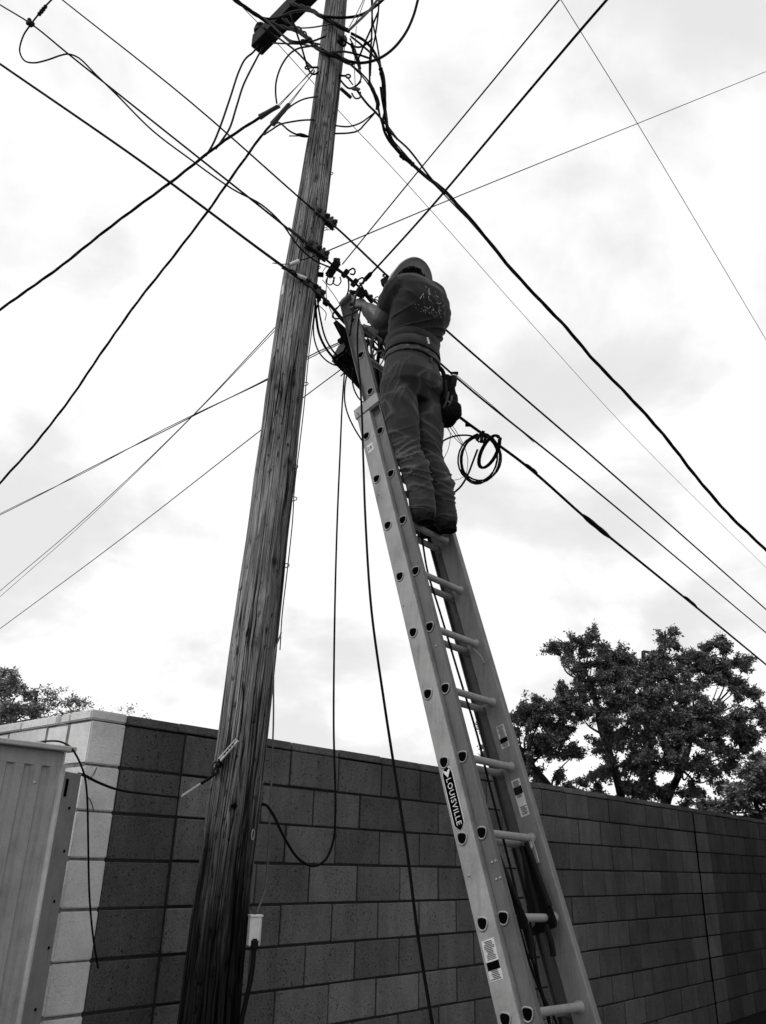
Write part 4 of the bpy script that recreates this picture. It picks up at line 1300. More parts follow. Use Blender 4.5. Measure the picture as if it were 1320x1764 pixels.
for (a, b, lab) in (((500, 456), (516, 449), 'upper white cable sleeve on the pole face'), ((509, 473), (528, 480), 'lower white cable sleeve by the lowest clamp')):
    p, q = pd(*a, 4.85), pd(*b, 4.85)
    tag(MB().tube([p, p.lerp(q, .05), p.lerp(q, .95), q], [.008, .012, .012, .008], 8).build('cable_sleeve', M['plastic'], None, True, base=p), lab, 'sleeve')
p = pd(553, 473, 5.0)
v = rayv(553, 473).normalized(); sx = v.cross(UP).normalized()
tag(MB().box(p, (sx, UP, v), (.017, .02, .014), .003).build('connector_box', M['ink'], None, base=p), 'small square black connector beside the pole between clamps', 'connector')
p = pd(562, 521, 4.95)
tag(MB().box(p, (A2r - A2l).normalized().to_tuple() and ((A2r - A2l).normalized(), UP.cross((A2r - A2l).normalized()).normalized(), UP), (.02, .016, .018), .005).build('strand_clip', M['darkiron'], None, base=p), 'small dark clip on lowest strand right of clamp', 'cable clip')
lash = PZ(zA2 - .01, (556, 511), (575, 532), (590, 549), (604, 563))
cable('lashed_cable', lash, .014, 'thick black lashed cable just right of the lowest clamp')

# cables hanging from the terminal
G1 = PD((594, 636, 5.1), (590, 690, 5.0), (586, 780, 4.85), (581, 900, 4.65), (577, 1050, 4.45), (575, 1250, 4.2), (578, 1400, 4.0), (574, 1450, 3.95), (560, 1482, 3.9), (540, 1492, 3.86), (515, 1480, 3.82), (490, 1443, 3.8), (470, 1402, 3.8), (458, 1387, 3.8), (448, 1386, 3.82), (440, 1390, 3.86))
cable('hanging_cable', G1, (.0048, .0072), 'black cable hanging from terminal and looping back to the pole', sub=8)
G2 = PD((622, 528, 4.42), (617, 560, 4.44), (616, 600, 4.42), (619, 640, 4.36), (623, 700, 4.28), (626, 790, 4.2), (630, 900, 4.1), (640, 1050, 3.95), (662, 1210, 3.8), (682, 1340, 3.68), (702, 1470, 3.56), (720, 1610, 3.44), (745, 1764, 3.32), (762, 1860, 3.25))
cable('hanging_cable', G2, (.0045, .0078), 'black cable hanging from the left hand down past the ladder', sub=8)
cable('hanging_cable', PD((600, 636, 5.1), (595, 660, 5.08), (594, 690, 5.05), (600, 715, 5.0), (612, 740, 4.96), (626, 762, 4.92)), .007, 'short black cable curving from terminal to behind the ladder, left one')
cable('hanging_cable', PD((608, 634, 5.15), (607, 655, 5.12), (612, 675, 5.1), (622, 690, 5.08), (636, 698, 5.06)), .007, 'short black cable curving from terminal to behind the ladder, right one')
for j in range(7):
    y0 = 625 + j * 3
    cable('terminal_lead', PD((586 + j * 2, y0, 5.2), (602 + j, y0 + 8 + j, 5.18), (625, y0 + 24 + j * 1.5, 5.2)), .005, f'black lead in the fan of wires beneath the terminal', group='leads fanned beneath the terminal')
cable('hanging_cable', PD((596, 640, 5.12), (593, 642, 5.12), (587, 648, 5.12)), .006, 'stub of black wire poking out under terminal')

# coil of slack cable hung on the thick strand
cc_ = pd(826, 790, 5.55)
v = rayv(826, 790).normalized(); sx = v.cross(UP).normalized(); sy = sx.cross(v).normalized()
coil = thing('cable_coil', cc_, 'black coil of slack cable hanging from thick strand right of the worker', 'cable coil')
cp = []
for j in range(96):
    t_ = 2 * math.pi * j / 24 + 1.9
    w_ = j // 24
    ru, rv = .122 + .006 * w_ + .006 * noise.noise(Vector((j * .1, 1, 0))), .176 - .008 * w_
    q = sx * (ru * math.cos(t_)) + sy * (rv * math.sin(t_))
    q = q.copy(); q.rotate(Matrix.Rotation(R(12), 3, v))
    cp.append(cc_ + q + v * (.012 * w_ + .004 * math.sin(t_ * 2)) + sx * (.010 * (w_ % 2) - .012 * (w_ == 2)))
MB().tube(cp, .0062, 7).build('loops', M['cable'], coil, smooth=True)
cp2 = []
for j in range(49):
    t_ = 2 * math.pi * j / 24 + 1.2
    q = sx * (.050 * math.cos(t_)) + sy * (.120 * math.sin(t_))
    q.rotate(Matrix.Rotation(R(28), 3, v))
    cp2.append(pd(842, 778, 5.5) + q + v * (.01 * (j // 24)) + sx * (.008 * (j // 24)))
MB().tube(cp2, .0095, 8).build('doubled_loop', M['cable'], coil, smooth=True)
MB().tube(smooth_path(PD((829, 762, 5.48), (831, 750, 5.5), (833, 742, 5.5)), 4), .012, 7).build('tie', M['cable'], coil, smooth=True)
MB().tube(smooth_path(PD((822, 760, 5.5), (828, 748, 5.5), (836, 750, 5.52), (834, 764, 5.5)), 4), .010, 7).build('tie', M['cable'], coil, smooth=True)
cable('slack_cable', PD((752, 768, 5.5), (770, 756, 5.5), (792, 750, 5.5), (815, 752, 5.52), (826, 762, 5.52)), .009, 'black slack cable arching from the worker\'s leg to the coil')
cable('slack_cable', PD((823, 774, 5.5), (815, 795, 5.5), (806, 818, 5.48), (794, 838, 5.45), (776, 854, 5.42)), .010, 'black slack cable dropping from the coil behind the worker\'s shin')
for j, (l_, r_) in enumerate(((((764, 728, 4.9), (778, 748, 5.0), (795, 766, 5.2)), .003), (((770, 728, 4.9), (786, 750, 5.0), (798, 768, 5.2)), .004), (((776, 728, 4.9), (794, 756, 5.0), (806, 790, 5.2), (806, 800, 5.2)), .003), (((770, 730, 4.9), (776, 750, 4.95), (772, 775, 4.95), (762, 794, 4.95)), .0028), (((806, 800, 5.2), (804, 814, 5.2), (792, 825, 5.1), (770, 828, 5.0)), .0026))):
    cable('loose_wire', PD(*l_), r_, ('thin stiff wire sticking from the pouch toward the coil, left one', 'thicker stiff wire sticking from the pouch toward the coil, middle one', 'thin wire from the pouch passing inside the coil', 'thin curled wire hanging from pouch beside the knee', 'hair-thin wire curling from coil back behind the leg')[j], 'wire')
cable('loose_wire', PD((785, 645, 6.4), (850, 700, 6.6), (920, 762, 6.9)), .004, 'thin wire running just beneath the middle strand right of the pouch', 'wire')
p = pz(783, 643, zA1)
tag(MB().box(p, (sx, sy, v), (.03, .012, .012), .003).ball(p + sx * .01 - sy * .014, .014, None, 7, 5).build('strand_clip', M['cable'], None, base=p), 'dark clip on the middle strand above the tool pouch', 'cable clip')
p = pz(806, 732, zA2 - .02)
tag(MB().box(p, (sx, sy, v), (.02, .014, .012), .003).ball(p + sx * .02 - sy * .006, .012, None, 7, 5).build('strand_clip', M['cable'], None, base=p), 'small dark clip under thick strand just left of the coil', 'cable clip')

# old cable tied between shed and pole
J1 = PD((52, 1284, 3.45), (62, 1280, 3.42), (80, 1277, 3.36), (104, 1278, 3.3), (122, 1288, 3.26), (136, 1310, 3.24), (146, 1338, 3.24), (150, 1370, 3.24), (152, 1450, 3.26), (154, 1540, 3.28), (160, 1610, 3.32), (169, 1668, 3.36))
cable('shed_cable', J1, .0058, 'black cable draped over the shed roof and hanging down its corner', sub=7)
J2 = PD((134, 1333, 3.42), (146, 1336, 3.42), (165, 1346, 3.44), (205, 1361, 3.5), (255, 1368, 3.55), (310, 1374, 3.6))
cable('shed_cable', J2, (.0065, .0045), 'black cable strung from shed corner to the pole')
Pm, nm_ = pole_surf(380, 1328, .015)
q0, q1 = pd(313, 1372, 3.6), pd(346, 1350, 3.62)
w1 = thing('wedge_clamp', q0, 'slim steel wedge clamp joining the shed cable to the pole', 'cable clamp')
MB().box((q0 + q1) / 2, ((q1 - q0).normalized(), UP, (q1 - q0).normalized().cross(UP)), ((q1 - q0).length / 2, .006, .005), .002).build('body', M['wirelight'], w1)
MB().tube(smooth_path([q1, pd(362, 1340, 3.64), Pm], 5), .007, 7).build('tail', M['cable'], w1, smooth=True)
q2, q3 = pole_surf(385, 1310, .02)[0], pole_surf(411, 1276, .02)[0]
w2 = thing('wedge_clamp', q2, 'perforated steel wedge clamp lying against the pole face', 'cable clamp')
bd_ = (q3 - q2).normalized(); bs = bd_.cross(-nm_).normalized()
MB().box((q2 + q3) / 2, (bd_, bs, nm_), ((q3 - q2).length / 2, .009, .003), .001).build('channel', M['wirelight'], w2)
for sg in (-1, 1):
    MB().box((q2 + q3) / 2 + bs * (.0085 * sg) + nm_ * .004, (bd_, bs, nm_), ((q3 - q2).length / 2, .0014, .004), .0005).build('lip', M['plastic'], w2)
for t_ in (.3, .45, .6, .75):
    MB().box(q2.lerp(q3, t_) + nm_ * .0035, (bd_, bs, nm_), (.006, .003, .001)).build('slot', M['ink'], w2)
MB().tube(smooth_path([Pm, pole_surf(378, 1322, .012)[0], q2], 4), .008, 7).build('tail', M['cable'], w2, smooth=True)
cable('pole_cable', [q3, pole_surf(414, 1262, .008)[0], pole_surf(418, 1235, .006)[0], pole_surf(420, 1205, .006)[0], pole_surf(419, 1175, .005)[0]], .0045, 'thin black cable running up the pole face from wedge clamp')
hkp = MB().tube(smooth_path([pole_surf(374, 1328, .0)[0], pd(368, 1330, 3.62), pd(366, 1318, 3.62), pd(371, 1312, 3.62), pd(376, 1318, 3.63)], 5), .006, 7)
hkp.build('drive_hook', M['iron'], pole, smooth=True)
for j in range(5):
    Pk, nk = pole_surf(372 + j * 3, 1333 - j * 4, .010)
    MB().ball(Pk, (.012, .010, .012), None, 7, 5).build('wire_wrap', M['cable'], w1)

# ================================================================ TREES
def leaf_mat(name, g):
    m, nt, b = newmat(name); t = NT(nt)
    oi = t.n('ShaderNodeNewGeometry')
    c = t.ramp(oi.outputs['Random Per Island'], [(0, g * .5), (.5, g), (1, g * 1.7)])
    t.l(c, b.inputs['Base Color'])
    b.inputs['Roughness'].default_value = .6; b.inputs['Specular IOR Level'].default_value = .25
    tr = t.n('ShaderNodeBsdfTranslucent'); t.l(c, tr.inputs[0])
    mx = t.n('ShaderNodeMixShader'); mx.inputs[0].default_value = .22
    out = nt.nodes['Material Output']
    t.l(b.outputs[0], mx.inputs[1]); t.l(tr.outputs[0], mx.inputs[2]); t.l(mx.outputs[0], out.inputs[0])
    return m


M['leaf'] = leaf_mat('leaves_dark', .15)
M['leaf2'] = leaf_mat('leaves_mid', .26)
M['bark'] = simple('bark', .010, .9, var=.4, sc=8, bump=.7, bsc=30)


def blob_tree(name, label, trunks, blobs, leaf, n_leaf, mat_, seed, limb_r=.07, leaf_asp=.42, dens=1.0):
    """trunks: list of base->crotch polylines; blobs: (x px, y px, r px, depth) foliage masses fed by limbs"""
    rg = random.Random(seed)
    base = trunks[0][0]
    t = thing(name, (base.x, base.y, 0), label, 'tree')
    wood = MB()
    tips = []
    for tr in trunks:
        pts = smooth_path(tr, 6); k_ = len(pts)
        wood.tube([p + Vector((noise.noise(p * 1.7), noise.noise(p * 1.7 + Vector((9, 0, 0))), 0)) * .06 for p in pts], [limb_r * 1.15 * (1 - .65 * i / k_) for i in range(k_)], 9)
        tips += [pts[int(k_ * q)] for q in (.45, .7, .9, .999)]
    lv, lf = [], []
    cl_ = []
    for (bx_, by_, br, bd_) in blobs:
        c = pd(bx_, by_, bd_)
        rad = br * bd_ / FOC
        st = min(tips, key=lambda q: (q - c).length + max(0, q.z - c.z) * 1.5)
        mid = st.lerp(c, .5) + Vector((rg.uniform(-.2, .2), rg.uniform(-.2, .2), rg.uniform(-.25, .05)))
        pth = smooth_path([st, mid, c], 5)
        wood.tube(pth, [limb_r * .26 * (1 - .75 * i / (len(pth) - 1)) for i in range(len(pth))], 6)
        for _ in range(max(3, int(dens * rad * rad * 38))):
            dv = Vector((rg.gauss(0, 1), rg.gauss(0, 1), rg.gauss(0, .8))).normalized()
            e_ = c + dv * (rad * (rg.random() ** .5) * .92)
            m_ = c.lerp(e_, .5) + Vector((rg.uniform(-1, 1), rg.uniform(-1, 1), rg.uniform(-.6, .4))) * rad * .18
            tp = smooth_path([c, m_, e_], 3)
            wood.tube(tp, [limb_r * .09 * (1 - .8 * i / (len(tp) - 1)) + .0025 for i in range(len(tp))], 4)
            cl_.append((e_, (e_ - c).normalized(), rg.uniform(.55, 1.25)))
    per = n_leaf / max(1, len(cl_))
    for (e_, dv, sz) in cl_:
        # a spray: a few fine twigs fanning out of the tip, leaves set along them
        for q in range(3):
            tv = (dv * .8 + Vector((rg.gauss(0, 1), rg.gauss(0, 1), rg.gauss(-.1, .8))) * .75).normalized()
            tl = leaf * 3.6 * sz * rg.uniform(.7, 1.3)
            for j in range(int(per / 3 * sz * rg.uniform(.6, 1.4))):
                p = e_ + tv * (tl * rg.uniform(-.25, 1.0)) + Vector((rg.gauss(0, 1), rg.gauss(0, 1), rg.gauss(0, 1))) * leaf * .55
                L = leaf * rg.choice((.55, .8, 1.0, 1.35)) * rg.uniform(.85, 1.15)
                d1 = (tv * .5 + Vector((rg.gauss(0, 1), rg.gauss(0, 1), rg.gauss(-.35, .7)))).normalized()
                d2 = d1.cross(Vector((rg.gauss(0, .6), rg.gauss(0, .6), 1))).normalized()
                d2 = (d2 + Vector((0, 0, rg.gauss(0, .5)))).normalized()
                w2 = L * leaf_asp
                b_ = len(lv)
                nrm = d1.cross(d2) * (L * .12)
                lv += [p, p + d1 * (L * .5) + d2 * w2 + nrm, p + d1 * L, p + d1 * (L * .5) - d2 * w2 + nrm]
                lf.append((b_, b_ + 1, b_ + 2, b_ + 3))
    wood.build('trunk', M['bark'], t, smooth=True)
    me_ = bpy.data.meshes.new('crown')
    me_.from_pydata([tuple(v) for v in lv], [], lf)
    link_mesh('crown', me_, M[mat_], t)
    return t


def gp(x, Y, z=0.0):        # a point standing at sight-line column x, distance Y
    v = rayv(x, 1490); return Vector((CAM.x + v.x * Y / v.y, Y, z))


D = 15.5
tr = [[gp(1090, 16.4, -.1), gp(1092, 16.4, 1.6), gp(1078, 16.4, 3.0), gp(1055, 16.4, 4.2), gp(1040, 16.3, 5.0)],
      [gp(1085, 16.6, -.1), gp(1100, 16.6, 1.8), gp(1125, 16.7, 3.3), gp(1140, 16.7, 4.6), gp(1148, 16.7, 5.8)],
      [gp(1080, 16.2, 0), gp(1130, 16.2, 2.0), gp(1185, 16.2, 3.2), gp(1230, 16.2, 4.3)],
      [gp(1070, 16.0, 0), gp(1020, 15.9, 1.9), gp(965, 15.6, 2.8), gp(915, 15.4, 3.4)]]
BL_ = [(975, 1118, 22, 15.6), (1000, 1105, 24, 15.8), (1025, 1110, 26, 16), (1050, 1125, 28, 16), (1075, 1125, 24, 16.2), (1090, 1140, 22, 16.2), (968, 1135, 20, 15.4), (1020, 1145, 34, 15.6), (1060, 1160, 36, 15.8), (1015, 1175, 30, 15.4),
       (1145, 1095, 18, 16.6), (1155, 1110, 22, 16.6), (1130, 1125, 20, 16.4), (1150, 1145, 32, 16.4), (1120, 1160, 32, 16.2), (1165, 1175, 34, 16), (1190, 1150, 24, 16.4),
       (1205, 1125, 24, 16.6), (1235, 1112, 20, 16.6), (1245, 1125, 18, 16.6), (1220, 1150, 30, 16.4), (1260, 1150, 24, 16.6), (1285, 1148, 14, 16.8), (1240, 1175, 34, 16.2), (1275, 1185, 28, 16.4), (1300, 1195, 18, 16.6), (1306, 1220, 22, 16.4),
       (960, 1195, 20, 15.2), (985, 1205, 28, 15.2), (945, 1220, 28, 15), (910, 1222, 22, 15), (890, 1225, 16, 15), (925, 1245, 30, 15), (895, 1258, 24, 15), (965, 1240, 32, 15.2), (1000, 1225, 30, 15.2), (935, 1275, 28, 15), (975, 1270, 26, 15.2), (905, 1290, 22, 15), (940, 1305, 22, 15.2), (925, 1330, 18, 15.2), (960, 1330, 20, 15.2), (985, 1345, 20, 15.4), (1010, 1365, 18, 15.4), (900, 1320, 16, 15.2), (880, 1280, 14, 15.2), (850, 1290, 16, 15.2), (838, 1305, 14, 15.3), (842, 1255, 8, 15.3),
       (1050, 1205, 36, 15.4), (1090, 1200, 38, 15.4), (1040, 1245, 34, 15.2), (1085, 1245, 40, 15), (1130, 1220, 40, 15.2), (1175, 1220, 42, 15.2), (1220, 1220, 38, 15.4), (1260, 1235, 34, 15.6), (1295, 1255, 32, 15.8), (1130, 1265, 44, 15), (1180, 1270, 44, 15), (1230, 1275, 38, 15.4), (1275, 1290, 32, 15.6), (1105, 1300, 36, 15), (1150, 1315, 40, 15), (1195, 1320, 38, 15.2), (1240, 1330, 26, 15.4), (1110, 1340, 32, 15.2), (1140, 1365, 26, 15.4), (1045, 1285, 24, 15.2), (1070, 1315, 24, 15.2), (1020, 1330, 18, 15.4), (990, 1300, 18, 15.3), (1055, 1290, 22, 15.2), (1060, 1335, 20, 15.4), (1080, 1365, 22, 15.4), (1035, 1375, 16, 15.4), (1185, 1370, 24, 15.6), (1215, 1385, 24, 15.6), (1310, 1310, 20, 15.8)]
blob_tree('shade_tree', 'big dark leafy tree with several trunks behind the wall at right', tr, BL_, .054, 230000, 'leaf', 21, .10, .32, 2.1)
tr = [[gp(1330, 12.6, 0), gp(1325, 12.6, 1.5), gp(1318, 12.6, 2.6)]]
blob_tree('bushy_tree', 'dense darker tree at the right edge behind the wall', tr,
          [(1300, 1340, 30, 12.2), (1320, 1330, 34, 12.4), (1275, 1365, 28, 12), (1300, 1380, 34, 12), (1325, 1375, 36, 12.2), (1250, 1385, 24, 12), (1225, 1395, 18, 12), (1280, 1400, 30, 11.8), (1315, 1410, 32, 12), (1335, 1305, 26, 12.5), (1360, 1350, 50, 12.5)], .055, 26000, 'leaf', 5, .07, .36, 1.6)
tr = [[gp(-15, 11, 0), gp(-8, 11, 1.5), gp(2, 11, 2.6), gp(10, 11, 3.6)], [gp(-10, 11, .2), gp(-25, 11, 2.0), gp(-30, 11, 3.4)]]
blob_tree('yard_tree', 'greyish leafy tree behind the white wall at left edge', tr,
          [(10, 1185, 26, 10.6), (22, 1175, 20, 10.6), (30, 1200, 24, 10.6), (5, 1165, 18, 10.8), (42, 1215, 18, 10.4), (15, 1220, 28, 10.4), (35, 1235, 22, 10.4), (0, 1240, 26, 10.4), (-20, 1190, 34, 10.6), (-25, 1230, 34, 10.6), (55, 1232, 14, 10.4)], .045, 11000, 'leaf2', 8, .05, .34, 2.2)
tr = [[gp(85, 11.5, 0), gp(84, 11.5, 1.6), gp(82, 11.5, 2.6), gp(80, 11.5, 3.2)], [gp(86, 11.5, .4), gp(105, 11.5, 2.0), gp(122, 11.5, 3.0)]]
blob_tree('young_tree', 'sparse twiggy young tree just over the white wall', tr,
          [(72, 1205, 13, 11), (82, 1195, 12, 11), (80, 1220, 17, 11), (66, 1225, 15, 11), (98, 1196, 11, 11), (100, 1212, 14, 11), (118, 1216, 13, 11), (128, 1204, 10, 11), (142, 1208, 10, 11), (135, 1222, 12, 11), (95, 1230, 16, 11), (115, 1232, 14, 11), (60, 1212, 10, 11)], .034, 2600, 'leaf2', 14, .03, .3, 5)
tr = [[gp(212, 12, 0), gp(212, 12, 1.8), gp(211, 12, 2.9)]]
blob_tree('sapling', 'few leafy twigs showing over the wall beside its painted corner', tr, [(208, 1224, 8, 11.8), (218, 1226, 8, 11.8), (226, 1220, 6, 11.8), (252, 1238, 6, 11.8), (172, 1222, 4, 11.8)], .034, 150, 'leaf2', 17, .02, .3, 5)

# ================================================================ THE WORKER ON THE LADDER
from mathutils.bvhtree import BVHTree
PF = Vector((-.67, .742, 0)).normalized()          # the way the worker faces, into the ladder
PR = Vector((PF.y, -PF.x, 0))                      # the worker's right hand side
PL = -PR
PO = Vector((.22, 3.83, 0))


def bp(f_, l_, z):           # forward, left, height
    return PO + PF * f_ + PL * l_ + UP * z


worker = thing('person', bp(-.03, 0, 3.185), 'worker in hard hat, dark T-shirt and jeans standing high on the ladder, back turned', 'person')


def loft(mb, secs, n=24, pw=2.0, ax=None):
    """secs: (centre, half width, half depth[, axes]) superellipse sections"""
    rs = []
    for i, sct in enumerate(secs):
        c, hw, hd = sct[:3]
        a1, a2 = sct[3] if len(sct) > 3 else (ax or (PL, PF))
        rg_ = []
        for k in range(n):
            t_ = 2 * math.pi * k / n
            ct, st = math.cos(t_), math.sin(t_)
            x = math.copysign(abs(ct) ** (2 / pw), ct); y = math.copysign(abs(st) ** (2 / pw), st)
            rg_.append(c + a1 * (x * hw) + a2 * (y * hd))
        rs.append(rg_)
    mb.rings(rs)


def limb(mb, pts, rad, sub=6, n=14, flat=1.0):
    path = smooth_path(pts, sub)
    rr_ = []
    for i in range(len(pts) - 1):
        for j in range(sub):
            t_ = j / sub; t_ = t_ * t_ * (3 - 2 * t_)
            rr_.append(rad[i] * (1 - t_) + rad[i + 1] * t_)
    rr_.append(rad[-1])
    mb.tube(path, rr_, n)
    mb.ball(path[0], rr_[0] * .98, None, 12, 8)
    mb.ball(path[-1], rr_[-1] * .98, None, 12, 8)


def remeshed(mb, vox, smooth_it=3, fn=None, name='part'):
    me_ = mb.mesh(name)
    o = bpy.data.objects.new('tmp', me_)
    COL.objects.link(o)
    md = o.modifiers.new('r', 'REMESH'); md.mode = 'VOXEL'; md.voxel_size = vox
    if smooth_it:
        ms = o.modifiers.new('s', 'SMOOTH'); ms.factor = .5; ms.iterations = smooth_it
    dg = bpy.context.evaluated_depsgraph_get()
    out = bpy.data.meshes.new_from_object(o.evaluated_get(dg))
    bpy.data.objects.remove(o)
    out.name = name
    wear = out.attributes.new('wear', 'FLOAT', 'POINT')
    if fn:
        out.update()
        nr = [Vector(v.normal) for v in out.vertices]
        ws = []
        for v, n_ in zip(out.vertices, nr):
            d_, w_ = fn(Vector(v.co), n_)
            v.co = v.co + n_ * d_
            ws.append(max(0.0, min(1.0, w_)))
        wear.data.foreach_set('value', ws)
    out.polygons.foreach_set('use_smooth', [True] * len(out.polygons))
    return out


# ---- joints, read off the photograph
ankL, ankR = bp(-.045, .078, 3.285), bp(-.045, -.082, 3.285)
kneeL, kneeR = pY(703, 783, 3.79), pY(742, 792, 3.90)
hipL, hipR = pY(683, 670, 3.84), pY(733, 672, 3.96)
pelv = pY(709, 650, 3.90)
waist = pY(711, 620, 3.905)
belly = pY(713, 584, 3.895)
chest = pY(719, 540, 3.885)
uchest = pY(719, 508, 3.885)
neckb = pY(713, 486, 3.92)
headc = pY(703, 478, 3.985)
shL, shR = pY(688, 500, 3.79), pY(746, 512, 3.99)
elbL, elbR = pY(658, 552, 3.90), pY(700, 556, 4.28)
wrL, wrR = pY(630, 530, 3.965), pY(662, 574, 4.22)
haL, haR = pY(618, 519, 3.99), pY(650, 573, 4.21)
htilt = R(48)
hup = (UP * math.cos(htilt) + PF * math.sin(htilt) + PL * .10).normalized()
hfw = (PF * math.cos(htilt) - UP * math.sin(htilt)); hfw = (hfw - hup * hfw.dot(hup)).normalized()
hlf = hup.cross(hfw).normalized()
hatc = pY(705, 495, 3.955)
headc = hatc - hup * .035 + hfw * .005

# ---- skin: one continuous body under the clothes
sk = MB()
loft(sk, [(neckb - UP * .62, .13, .09), (neckb - UP * .5, .135, .10), (chest - UP * .06, .145, .11), (chest, .16, .115), (uchest, .165, .10), (neckb - UP * .02, .10, .075), (neckb + UP * .02, .06, .058)], 20)
limb(sk, [neckb - UP * .03, neckb.lerp(headc, .5), headc - hup * .03], [.06, .055, .06])
sk.ball(headc, (.074, .092, .105), (hlf, hfw, hup), 18, 12)
sk.ball(headc - hup * .055 + hfw * .03, (.058, .066, .066), (hlf, hfw, hup), 14, 10)
sk.ball(headc + hfw * .098 - hup * .022, (.013, .018, .026), (hlf, hfw, hup), 10, 8)     # nose
sk.ball(headc + hfw * .085 + hup * .018, (.05, .016, .012), (hlf, hfw, hup), 10, 8)      # brow
sk.ball(headc + hfw * .088 - hup * .066, (.024, .012, .007), (hlf, hfw, hup), 10, 8)     # lips
sk.ball(headc + hfw * .08 - hup * .10, (.022, .018, .018), (hlf, hfw, hup), 10, 8)       # chin
for s_ in (-1, 1):
    sk.ball(headc + hlf * (.078 * s_) - hup * .012, (.010, .020, .032), (hlf, hfw, hup), 10, 8)
for (s_, e_, w_) in ((shL, elbL, wrL), (shR, elbR, wrR)):
    limb(sk, [s_, s_.lerp(e_, .35), s_.lerp(e_, .75), e_, e_.lerp(w_, .35), e_.lerp(w_, .75), w_], [.068, .068, .064, .062, .060, .048, .036])
for (h_, k_, a_) in ((hipL, kneeL, ankL), (hipR, kneeR, ankR)):
    limb(sk, [h_ + UP * .06, h_.lerp(k_, .4), k_, k_.lerp(a_, .35) - PF * .02, a_ - PF * .01], [.068, .072, .052, .048, .032])
sk.ball(pelv, (.15, .10, .12), (PL, PF, UP), 16, 10)


def hand(mb, w, h, pn, thumb_side, curl, spread=.2, scale=1.0):
    d = (h - w).normalized()
    pn = (pn - d * pn.dot(d)).normalized(); s = d.cross(pn) * thumb_side
    s.normalize()
    kn = w + d * (.095 * scale)
    mb.rings([[w + d * t_ + s * (hw * math.cos(2 * math.pi * k / 12)) + pn * (hh * math.sin(2 * math.pi * k / 12)) for k in range(12)] for t_, hw, hh in ((-.01, .026, .022), (.02, .032, .021), (.055, .040, .019), (.088, .041, .016), (.1, .036, .012))])
    for j, (o_, L) in enumerate(((.030, .070), (.010, .078), (-.011, .073), (-.030, .058))):
        p = kn + s * o_ - d * .01
        dr_ = (d + s * (o_ * spread * 8)).normalized()
        pts = [p]
        a = 0.0
        for q, (fr, cv) in enumerate(((.45, .75), (.32, 1.15), (.23, .9))):
            a += curl * cv * (1 + .08 * j)
            pts.append(pts[-1] + (dr_ * math.cos(a) + pn * math.sin(a)) * (L * fr * scale * 1.25))
        limb(mb, pts, [.0098, .0092, .0085, .0075], 4, 10)
    p = w + d * .03 + s * .026
    tp = [p, p + (d * .6 + s * .75 + pn * .2).normalized() * .038, p + (d * .6 + s * .75 + pn * .2).normalized() * .038 + (d * .8 + s * .15 + pn * .55).normalized() * .034,
          p + (d * .6 + s * .75 + pn * .2).normalized() * .038 + (d * .8 + s * .15 + pn * .55).normalized() * .034 + (d * .7 - s * .25 + pn * .6).normalized() * .026]
    limb(mb, tp, [.014, .0125, .011, .009], 4, 10)


hand(sk, wrL, haL, (PF * .8 + PR * .5), 1, .62)
hand(sk, wrR, haR, (UP * .5 + PF * .6), -1, .7)
M['skin'] = simple('skin', .065, .55, var=.14, sc=25, bump=.15, bsc=260, spec=.4)
body_me = remeshed(sk, .0055, 3, None, 'body')
body = link_mesh('body', body_me, M['skin'], worker)
M['eye'] = simple('eye', .5, .2, var=.05); M['hair'] = simple('hair', .012, .8, var=.5, sc=120, bump=.8, bsc=300)
for s_ in (-1, 1):
    MB().ball(headc + hfw * .082 + hlf * (.031 * s_) + hup * .0, .0125, (hlf, hfw, hup), 10, 8).build('eye', M['eye'], body, smooth=True)
    MB().ball(headc + hfw * .0935 + hlf * (.031 * s_) + hup * .0, (.005, .002, .005), (hlf, hfw, hup), 8, 6).build('pupil', M['ink'], body)
hr = MB()
hr.ball(headc - hfw * .010 + hup * .012, (.080, .094, .100), (hlf, hfw, hup), 18, 12)
hr.ball(headc - hfw * .045 - hup * .03, (.070, .055, .06), (hlf, hfw, hup), 14, 10)
link_mesh('hair', remeshed(hr, .008, 2, lambda p, n_: (.004 * noise.noise(p * 60), 0), 'hair'), M['hair'], worker)

# ---- jeans
jm = MB()
loft(jm, [(waist + UP * .035, .148, .112), (waist, .152, .118), (pelv + UP * .05, .168, .135), (pelv - UP * .03 - PF * .012, .182, .150), (pelv - UP * .10 - PF * .010, .184, .150), (hipL.lerp(hipR, .5) - UP * .05, .172, .135), (hipL.lerp(hipR, .5) - UP * .10, .15, .11)], 28, 2.3)
limb(jm, [hipL + UP * .02, hipL.lerp(kneeL, .25), hipL.lerp(kneeL, .6), kneeL, kneeL.lerp(ankL, .4) - PF * .022, kneeL.lerp(ankL, .75) - PF * .015, ankL + UP * .02 - PF * .005, ankL - UP * .058 - PF * .01], [.100, .103, .090, .077, .079, .074, .069, .071])
limb(jm, [hipR + UP * .02, hipR.lerp(kneeR, .25), hipR.lerp(kneeR, .6), kneeR, kneeR.lerp(ankR, .4) - PF * .028, kneeR.lerp(ankR, .75) - PF * .018, ankR + UP * .02 - PF * .008, ankR - UP * .058 - PF * .012], [.098, .097, .083, .070, .075, .068, .065, .069])


def ridg(v): return 1 - min(1, abs(noise.noise(v)) * 2.6)


